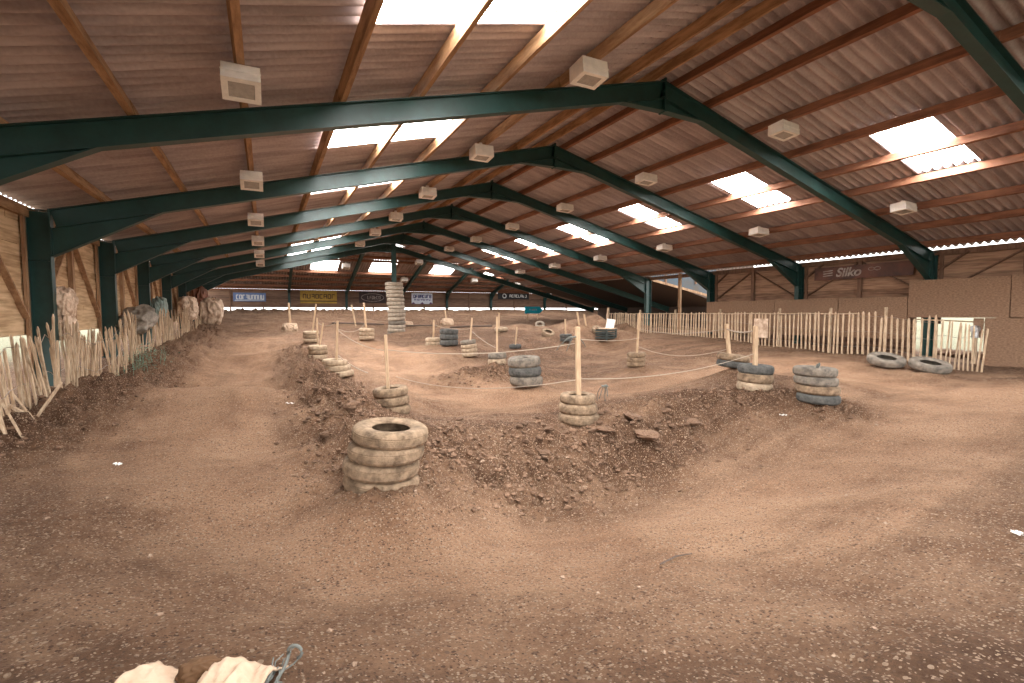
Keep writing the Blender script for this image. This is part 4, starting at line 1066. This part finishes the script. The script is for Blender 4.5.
# post and crate at the fence's far end
p = at_x(608, 325, XF - .3); tag(MB().tube([(p.x, p.y, gz(p.x, p.y) - .2), (p.x, p.y, 2.05)], .07, 8).build('fence_post', M['pale_old']), 'thick round post ending the paling fence at its far end', 'post')
p = hit(606, 339); cr = empty('crate', p, .3); tag(cr, 'dark slatted crate at the far end of the paling fence', 'crate')
for k in range(4): MB().box(-.38, .38, -.3, .3, .02 + k*.11, .09 + k*.11).build('slat_ring', M['crate'], cr)
for sx_ in (-.36, .36): MB().box(sx_ - .03, sx_ + .03, -.31, -.25, -.05, .46).build('corner_post', M['crate'], cr)
MB().box(-.4, .4, -.32, .32, .455, .49).build('lid', M['sack'], cr)
pb = Vector((p.x, p.y, p.z + .49)); mb = MB().prism([pb + CAMR*-.02, pb + CAMR*.34, pb + CAMR*.42 + Vector((0, 0, .36)), pb + CAMR*.06 + Vector((0, 0, .42))], CAMF*.06 + Vector((0, 0, .0)))
tag(mb.build('sheet_of_card', M['litter']), 'white sheet propped on the dark crate by the fence', 'card')
# pale notice hung on the fence, blue item beyond
p = at_x(761, 327, XF - .06); tag(MB().box(p.x - .01, p.x + .01, p.y - .30, p.y + .30, p.z - .42, p.z + .33).build('notice_board', M['sack']), 'pale blank board hung on the paling fence', 'board')
# things outside beyond the opening
p = Vector((XW + 1.6, 7.4, gz(XW + 1.6, 7.4)))
for k in range(6):
    o = bpy.data.objects.new('rubble', clods[k]); C.objects.link(o); o.location = (XW + .9 + k*.15, 6.6 + k*.42, .32); o.scale = (.3, .3, .22); tag(o, 'pinkish rubble lump outside the bright opening', 'rubble', 'rubble outside the opening')
tag(MB().bar((XW - .05, 6.6, 1.42), (XW - .05, 8.5, 1.50), .04, .12, up=(1, 0, 0)).build('rail', M['pale']), 'pale timber rail across the top of the bright opening', 'rail')
cm = empty('pipe_fitting', (XW - .3, 6.85, 1.1)); tag(cm, 'grey metal fitting on a stub at the wall opening', 'fitting')
MB().tube([(0, 0, -.15), (0, 0, .05)], .09, 10).build('body', M['galv'], cm); MB().tube([(-.12, 0, .12), (.06, 0, .12)], .11, 10).build('collar', M['galv'], cm); MB().box(-.05, .05, -.05, .05, -1.2, -.15).build('stub_post', M['pale'], cm)

# ------------------------------------------------------------------ paling fence on the left, in sections, leaning all ways
def left_section(y0, y1, n, label, lean_fn, group='left paling fence sections'):
    xm = -3.3; root = empty('paling_fence', (xm, (y0+y1)/2, gz(xm, (y0+y1)/2))); tag(root, label, 'fence', group)
    for k in range(n):
        t = (k + random.uniform(-.3, .3))/n; y = y0 + (y1 - y0)*t; x = xm + random.uniform(-.10, .10) + .15*math.sin(y*1.3); z0 = gz(x, y) - .08
        ly = lean_fn(t); Ln = random.uniform(.92, 1.34)
        dx = random.uniform(-.12, .10); dy = ly + random.gauss(0, .13)
        o = pale_mb(None, (0, 0, 0), (dx, dy, Ln), random.uniform(.035, .06), .025).build('pale', M[random.choice(['pale', 'pale_old', 'pale'])], root)
        o.location = Vector((x, y, z0)) - root.location
    for h in (.35, .95):
        pts = []
        for y in np.linspace(y0, y1, 14): pts.append(Vector((xm + .02, y, gz(xm, y) + h + random.uniform(-.03, .03))) - root.location)
        MB().tube(pts, .006, 4).build('wire', M['wire'], root)
left_section(9.0, 11.2, 26, 'tangled left paling section nearest the camera, leaning back', lambda t: -.25 + .1*math.sin(t*9))
left_section(11.3, 14.2, 38, 'left paling section standing before the second green column', lambda t: .05*math.sin(t*14))
left_section(14.3, 18.6, 52, 'left paling section splaying behind the patch of weeds', lambda t: -.25 + .12*math.sin(t*11))
left_section(18.8, 24.5, 60, 'left paling section beyond the weeds below the folded sheet', lambda t: .03*math.sin(t*14))
left_section(24.6, 31, 54, 'farthest left paling section running to the heaped sacks', lambda t: .04*math.sin(t*14))
for k, (u0, v0, u1, v1, D, lab) in enumerate([(22, 432, -16, 372, 6.3, 'fallen pale leaning at the left edge, longest of the loose ones'), (12, 436, -14, 400, 6.0, 'fallen pale lowest at the left edge'), (36, 424, 8, 388, 6.9, 'loose pale slanting across the foot of the tangle'),
                             (34, 420, 62, 382, 7.1, 'short loose pale leaning right against the tangle'), (30, 412, 2, 402, 6.7, 'loose pale lying nearly flat by the left edge'), (6, 422, -20, 350, 6.2, 'loose pale at the very left edge of the view')]):
    a = at_depth(u0, v0, D); a.z = gz(a.x, a.y) - .02; b__ = at_depth(u1, v1, D + .3); b__.z = max(b__.z, gz(b__.x, b__.y) + .03)
    tag(pale_mb(None, a, b__, .05, .025).build('loose_pale', M['pale']), lab, 'pale', 'loose pales at the left edge')

# weeds at the foot of the left fence
mb = MB()
for k in range(420):
    y = random.gauss(15.6, .75); x = -2.85 + random.gauss(0, .22) - .02*(y - 15.6); z = gz(x, y) + random.random()*.28*math.exp(-((y-15.6)/1.1)**2)
    a = random.random()*6.28; s = random.uniform(.03, .07); d = Vector((math.cos(a), math.sin(a), random.uniform(-.3, .6)))*s; sd = Vector((-math.sin(a), math.cos(a), 0))*s*.45; c_ = Vector((x, y, z + .02))
    mb.add([c_, c_ + d*.5 + sd, c_ + d, c_ + d*.5 - sd], [(0, 1, 2, 3)])
for k in range(60):
    y = random.gauss(15.6, .7); x = -2.85 + random.gauss(0, .2); z = gz(x, y); mb.bar((x, y, z - .02), (x + random.uniform(-.05, .05), y, z + random.uniform(.1, .3)), .006, .006)
tag(mb.build('weeds', M['weed']), 'low patch of grey-green weeds at the foot of the left fence', 'weeds', kind='stuff')

# ------------------------------------------------------------------ sacks and tarpaulins
def crumple(name, loc, size, m, seed, label, cat='sack', fold=.35, rot=(0, 0, 0), sub=5):
    bm = bmesh.new(); bmesh.ops.create_icosphere(bm, subdivisions=sub, radius=.5); o_ = Vector((seed*2.3, seed*5.1, seed))
    for v in bm.verts:
        d = v.co.normalized()
        w_ = Vector((d.x*.8, d.y*.8, d.z*.38)) + .30*Vector((mnoise.noise(d*1.5 + o_), mnoise.noise(d*1.5 + o_*2), mnoise.noise(d*1.5 + o_*3)))
        rid = (1 - abs(mnoise.noise(w_*2.0 + o_))*2)*.55 + (1 - abs(mnoise.noise(w_*4.2 + o_))*2)*.26 + (1 - abs(mnoise.noise(w_*9 + o_))*2)*.05
        box = 1/max(abs(d.x), abs(d.y), abs(d.z))
        v.co = d*.5*(.6 + .4*min(box, 1.45))*(.78 + fold*rid)
    me = bpy.data.meshes.new(name); bm.to_mesh(me); bm.free(); me.materials.append(m)
    for p_ in me.polygons: p_.use_smooth = True
    o = bpy.data.objects.new(name, me); C.objects.link(o); o.location = loc; o.scale = size; o.rotation_euler = rot
    return tag(o, label, cat)
yB = FY[2]
crumple('tarpaulin', (XL - .02, yB + .50, 2.0), (.36, .8, .62), M['sack'], 1, 'crumpled beige tarpaulin bundle tied high beside the nearest left column', 'tarpaulin', .42)
crumple('sack', (XL - .02, yB + .48, 1.50), (.36, .74, .58), M['sack'], 2, 'folded beige sack below the bundle beside the nearest left column', 'sack', .35)
crumple('plastic_sheet', (XL + .30, 18.2, 1.62), (.8, 2.4, .62), M['sack_grey'], 3, 'crumpled dark grey plastic sheet draped over the left fence', 'sheet', .4, rot=(.2, 0, 0))
crumple('sack', (XL + .12, 22.6, 1.85), (.5, .95, 1.15), M['sack_green'], 4, 'green-grey sack hung on the left wall past the dark sheet', 'sack', .35)
crumple('sack', (XL + .25, 29.2, 2.05), (.8, 2.0, 1.2), M['sack'], 5, 'tan sack hung before the last left columns', 'sack', .4)
crumple('tarpaulin', (XL + .35, 33.0, 2.5), (.8, 2.0, 1.6), M['sack_red'], 6, 'red-brown tarpaulin bundle at the far end of the left wall', 'tarpaulin', .45)
crumple('sack', (XL + 1.0, 32.2, 1.9), (1.1, 1.2, 1.5), M['sack'], 7, 'big pale sack heaped below the red-brown tarpaulin', 'sack', .45)
for u, v, w, lab in ((290, 331, .9, 'pale sack heaped round a far stake at the end of the left lane'), (447, 325, .95, 'pale sack heaped round a far stake right of the tyre column'), (408, 327, .7, 'small pale sack at the foot of the leaning far stake')):
    p = hit(u, v); crumple('sack', p + Vector((0, 0, .15)), (w, w*.8, w*.75), M['sack_cream'], int(u) % 13, lab, 'sack', .4)

# folded canvas at the photographer's feet
def canvas():
    c0 = hit(196, 683); base = Vector((c0.x, c0.y, 0)) - CAMF*.02
    root = empty('canvas_sheet', base); tag(root, 'folded cream canvas lying at the bottom edge with a frayed corner', 'canvas')
    nu, nv = 60, 26; v = []; f = []
    for j in range(nv):
        for i in range(nu):
            s = i/(nu-1); t = j/(nv-1)
            x = -.16 + .47*s; top = .045 + .075*max(0, s - .35)/.65 - .02*math.exp(-((s-.60)/.05)**2)
            y = -.45 + t*(.45 + top)
            q = base + CAMR*x + CAMF*y
            h = gz(q.x, q.y) + .05 + .035*math.sin(s*9 + t*2) * (1 - .5*t) + .05*math.exp(-((s-.62)/.06)**2)*(t) + .02*mnoise.noise(Vector((s*5, t*4, 1))) + .022*(1 - 2*abs(mnoise.noise(Vector((s*9, t*3 + s*4, 4))))) - .05*math.exp(-((s - .42)/.05)**2) - .055*max(0, t - .8)/.2
            v.append(Vector((q.x, q.y, h)) - base)
    for j in range(nv-1):
        for i in range(nu-1): a = j*nu + i; f.append((a, a+1, a+nu+1, a+nu))
    o = MB().add(v, f).build('sheet', M['sack_cream'], root, smooth=True)
    so = o.modifiers.new('solid', 'SOLIDIFY'); so.thickness = .008
    # dark brown lump set in the mouth of the fold
    q = base + CAMR*.03 + CAMF*.0
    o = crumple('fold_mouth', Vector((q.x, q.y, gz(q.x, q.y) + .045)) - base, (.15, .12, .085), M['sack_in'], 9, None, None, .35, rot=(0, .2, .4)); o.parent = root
    mb = MB(); e = base + CAMR*.325 + CAMF*.10; e.z = gz(e.x, e.y) + .03
    for k in range(16):
        p0 = e - base + CAMR*random.uniform(-.05, .0) + CAMF*random.uniform(-.25, -.02); p0.z -= .0
        pts = [p0]
        for i in range(5): pts.append(pts[-1] + CAMF*random.uniform(.0, .035) + CAMR*random.uniform(-.012, .016) + Vector((0, 0, random.uniform(-.004, .012))))
        mb.tube(pts, .003, 4)
    mb.build('frayed_threads', M['twine'], root)
    pts = [e - base + CAMR*(.0 + .028*math.cos(t) + .012) + CAMF*(.0 + .02) + Vector((0, 0, .025 + .028*math.sin(t))) for t in np.linspace(3.6, -1.2, 14)]
    pts = [e - base + CAMF*-.12] + [e - base + CAMF*-.03 + Vector((0, 0, .015))] + pts
    MB().tube(pts, .007, 6).build('cord', M['twine'], root, smooth=True)
canvas()

# litter
for u, v, w, lab in ((290, 404, .16, 'strip of white litter on the left lane by the ridge'), (118, 466, .09, 'white scrap on the left lane near the fence'), (783, 417, .13, 'white scrap on the dirt beside the right tyre stack'), (1017, 537, .06, 'white stone chip at the right edge of the track')):
    p = hit(u, v); mb = MB(); n = 10
    pts = [CAMR*(w*(i/n - .5)) + Vector((0, 0, .012 + .012*math.sin(i*1.3))) for i in range(n+1)]
    for i in range(n):
        a, c_ = pts[i], pts[i+1]; ww = CAMF*.02*(1 + .4*math.sin(i*2)); mb.add([a - ww, c_ - ww, c_ + ww, a + ww, a - ww + Vector((0,0,.004)), c_ - ww + Vector((0,0,.004)), c_ + ww + Vector((0,0,.004)), a + ww + Vector((0,0,.004))], [(3,2,1,0), (4,5,6,7), (0,1,5,4), (2,3,7,6), (0,4,7,3), (1,2,6,5)])
    tag(mb.build('litter', M['litter'], loc=p), lab, 'litter')
a, c_ = hit(660, 566), hit(692, 556); mid = (a + c_)/2
tag(MB().tube([a + Vector((0,0,.012)), mid + Vector((.02, .02, .018)), c_ + Vector((0, 0, .012))], [.005, .007, .003], 5).build('twig', M['rail']), 'thin dark twig lying on the foreground dirt', 'twig')

# thin dark bars on the ground in the distance
for u0, v0, u1, v1, lab in ((398, 327.5, 437, 327, 'thin dark bar on the far dirt bank right of the tyre column'), (450, 329, 492, 327.5, 'thin dark bar on the far dirt bank behind the four stack'), (332, 324.5, 384, 326, 'thin dark bar on the far dirt bank left of the tyre column')):
    a = hit(u0, v0); c_ = at_depth(u1, v1, depth_of(a)); tag(MB().tube([a + Vector((0, 0, .1)), a.lerp(c_, .5) + Vector((0, 0, .12)), c_ + Vector((0, 0, .1))], .055, 7).build('rail', M['rail'], smooth=True), lab, 'rail', 'dark bars in the distance')

# ------------------------------------------------------------------ light and view
w = bpy.data.worlds.new('overcast_sky'); bpy.context.scene.world = w; w.use_nodes = True
nt = w.node_tree; bg = nt.nodes['Background']; bg.inputs[1].default_value = 2.3
tc = nt.nodes.new('ShaderNodeTexCoord'); sp_ = nt.nodes.new('ShaderNodeSeparateXYZ'); nt.links.new(tc.outputs['Generated'], sp_.inputs[0])
rp = nt.nodes.new('ShaderNodeValToRGB'); rp.color_ramp.elements[0].position = 0; rp.color_ramp.elements[0].color = (1, .97, .93, 1); rp.color_ramp.elements[1].position = .7; rp.color_ramp.elements[1].color = (.88, .94, 1, 1)
nt.links.new(sp_.outputs['Z'], rp.inputs[0]); nt.links.new(rp.outputs[0], bg.inputs[0])
sc = bpy.context.scene
sc.view_settings.view_transform = 'Standard'; sc.view_settings.look = 'None'; sc.view_settings.gamma = 1; sc.view_settings.use_curve_mapping = False
sc.view_settings.exposure = 1.04
sc.cycles.use_adaptive_sampling = False; sc.cycles.sample_clamp_indirect = 8; sc.cycles.use_denoising = True; sc.cycles.denoising_prefilter = 'ACCURATE'; sc.cycles.max_bounces = 8; sc.cycles.diffuse_bounces = 6
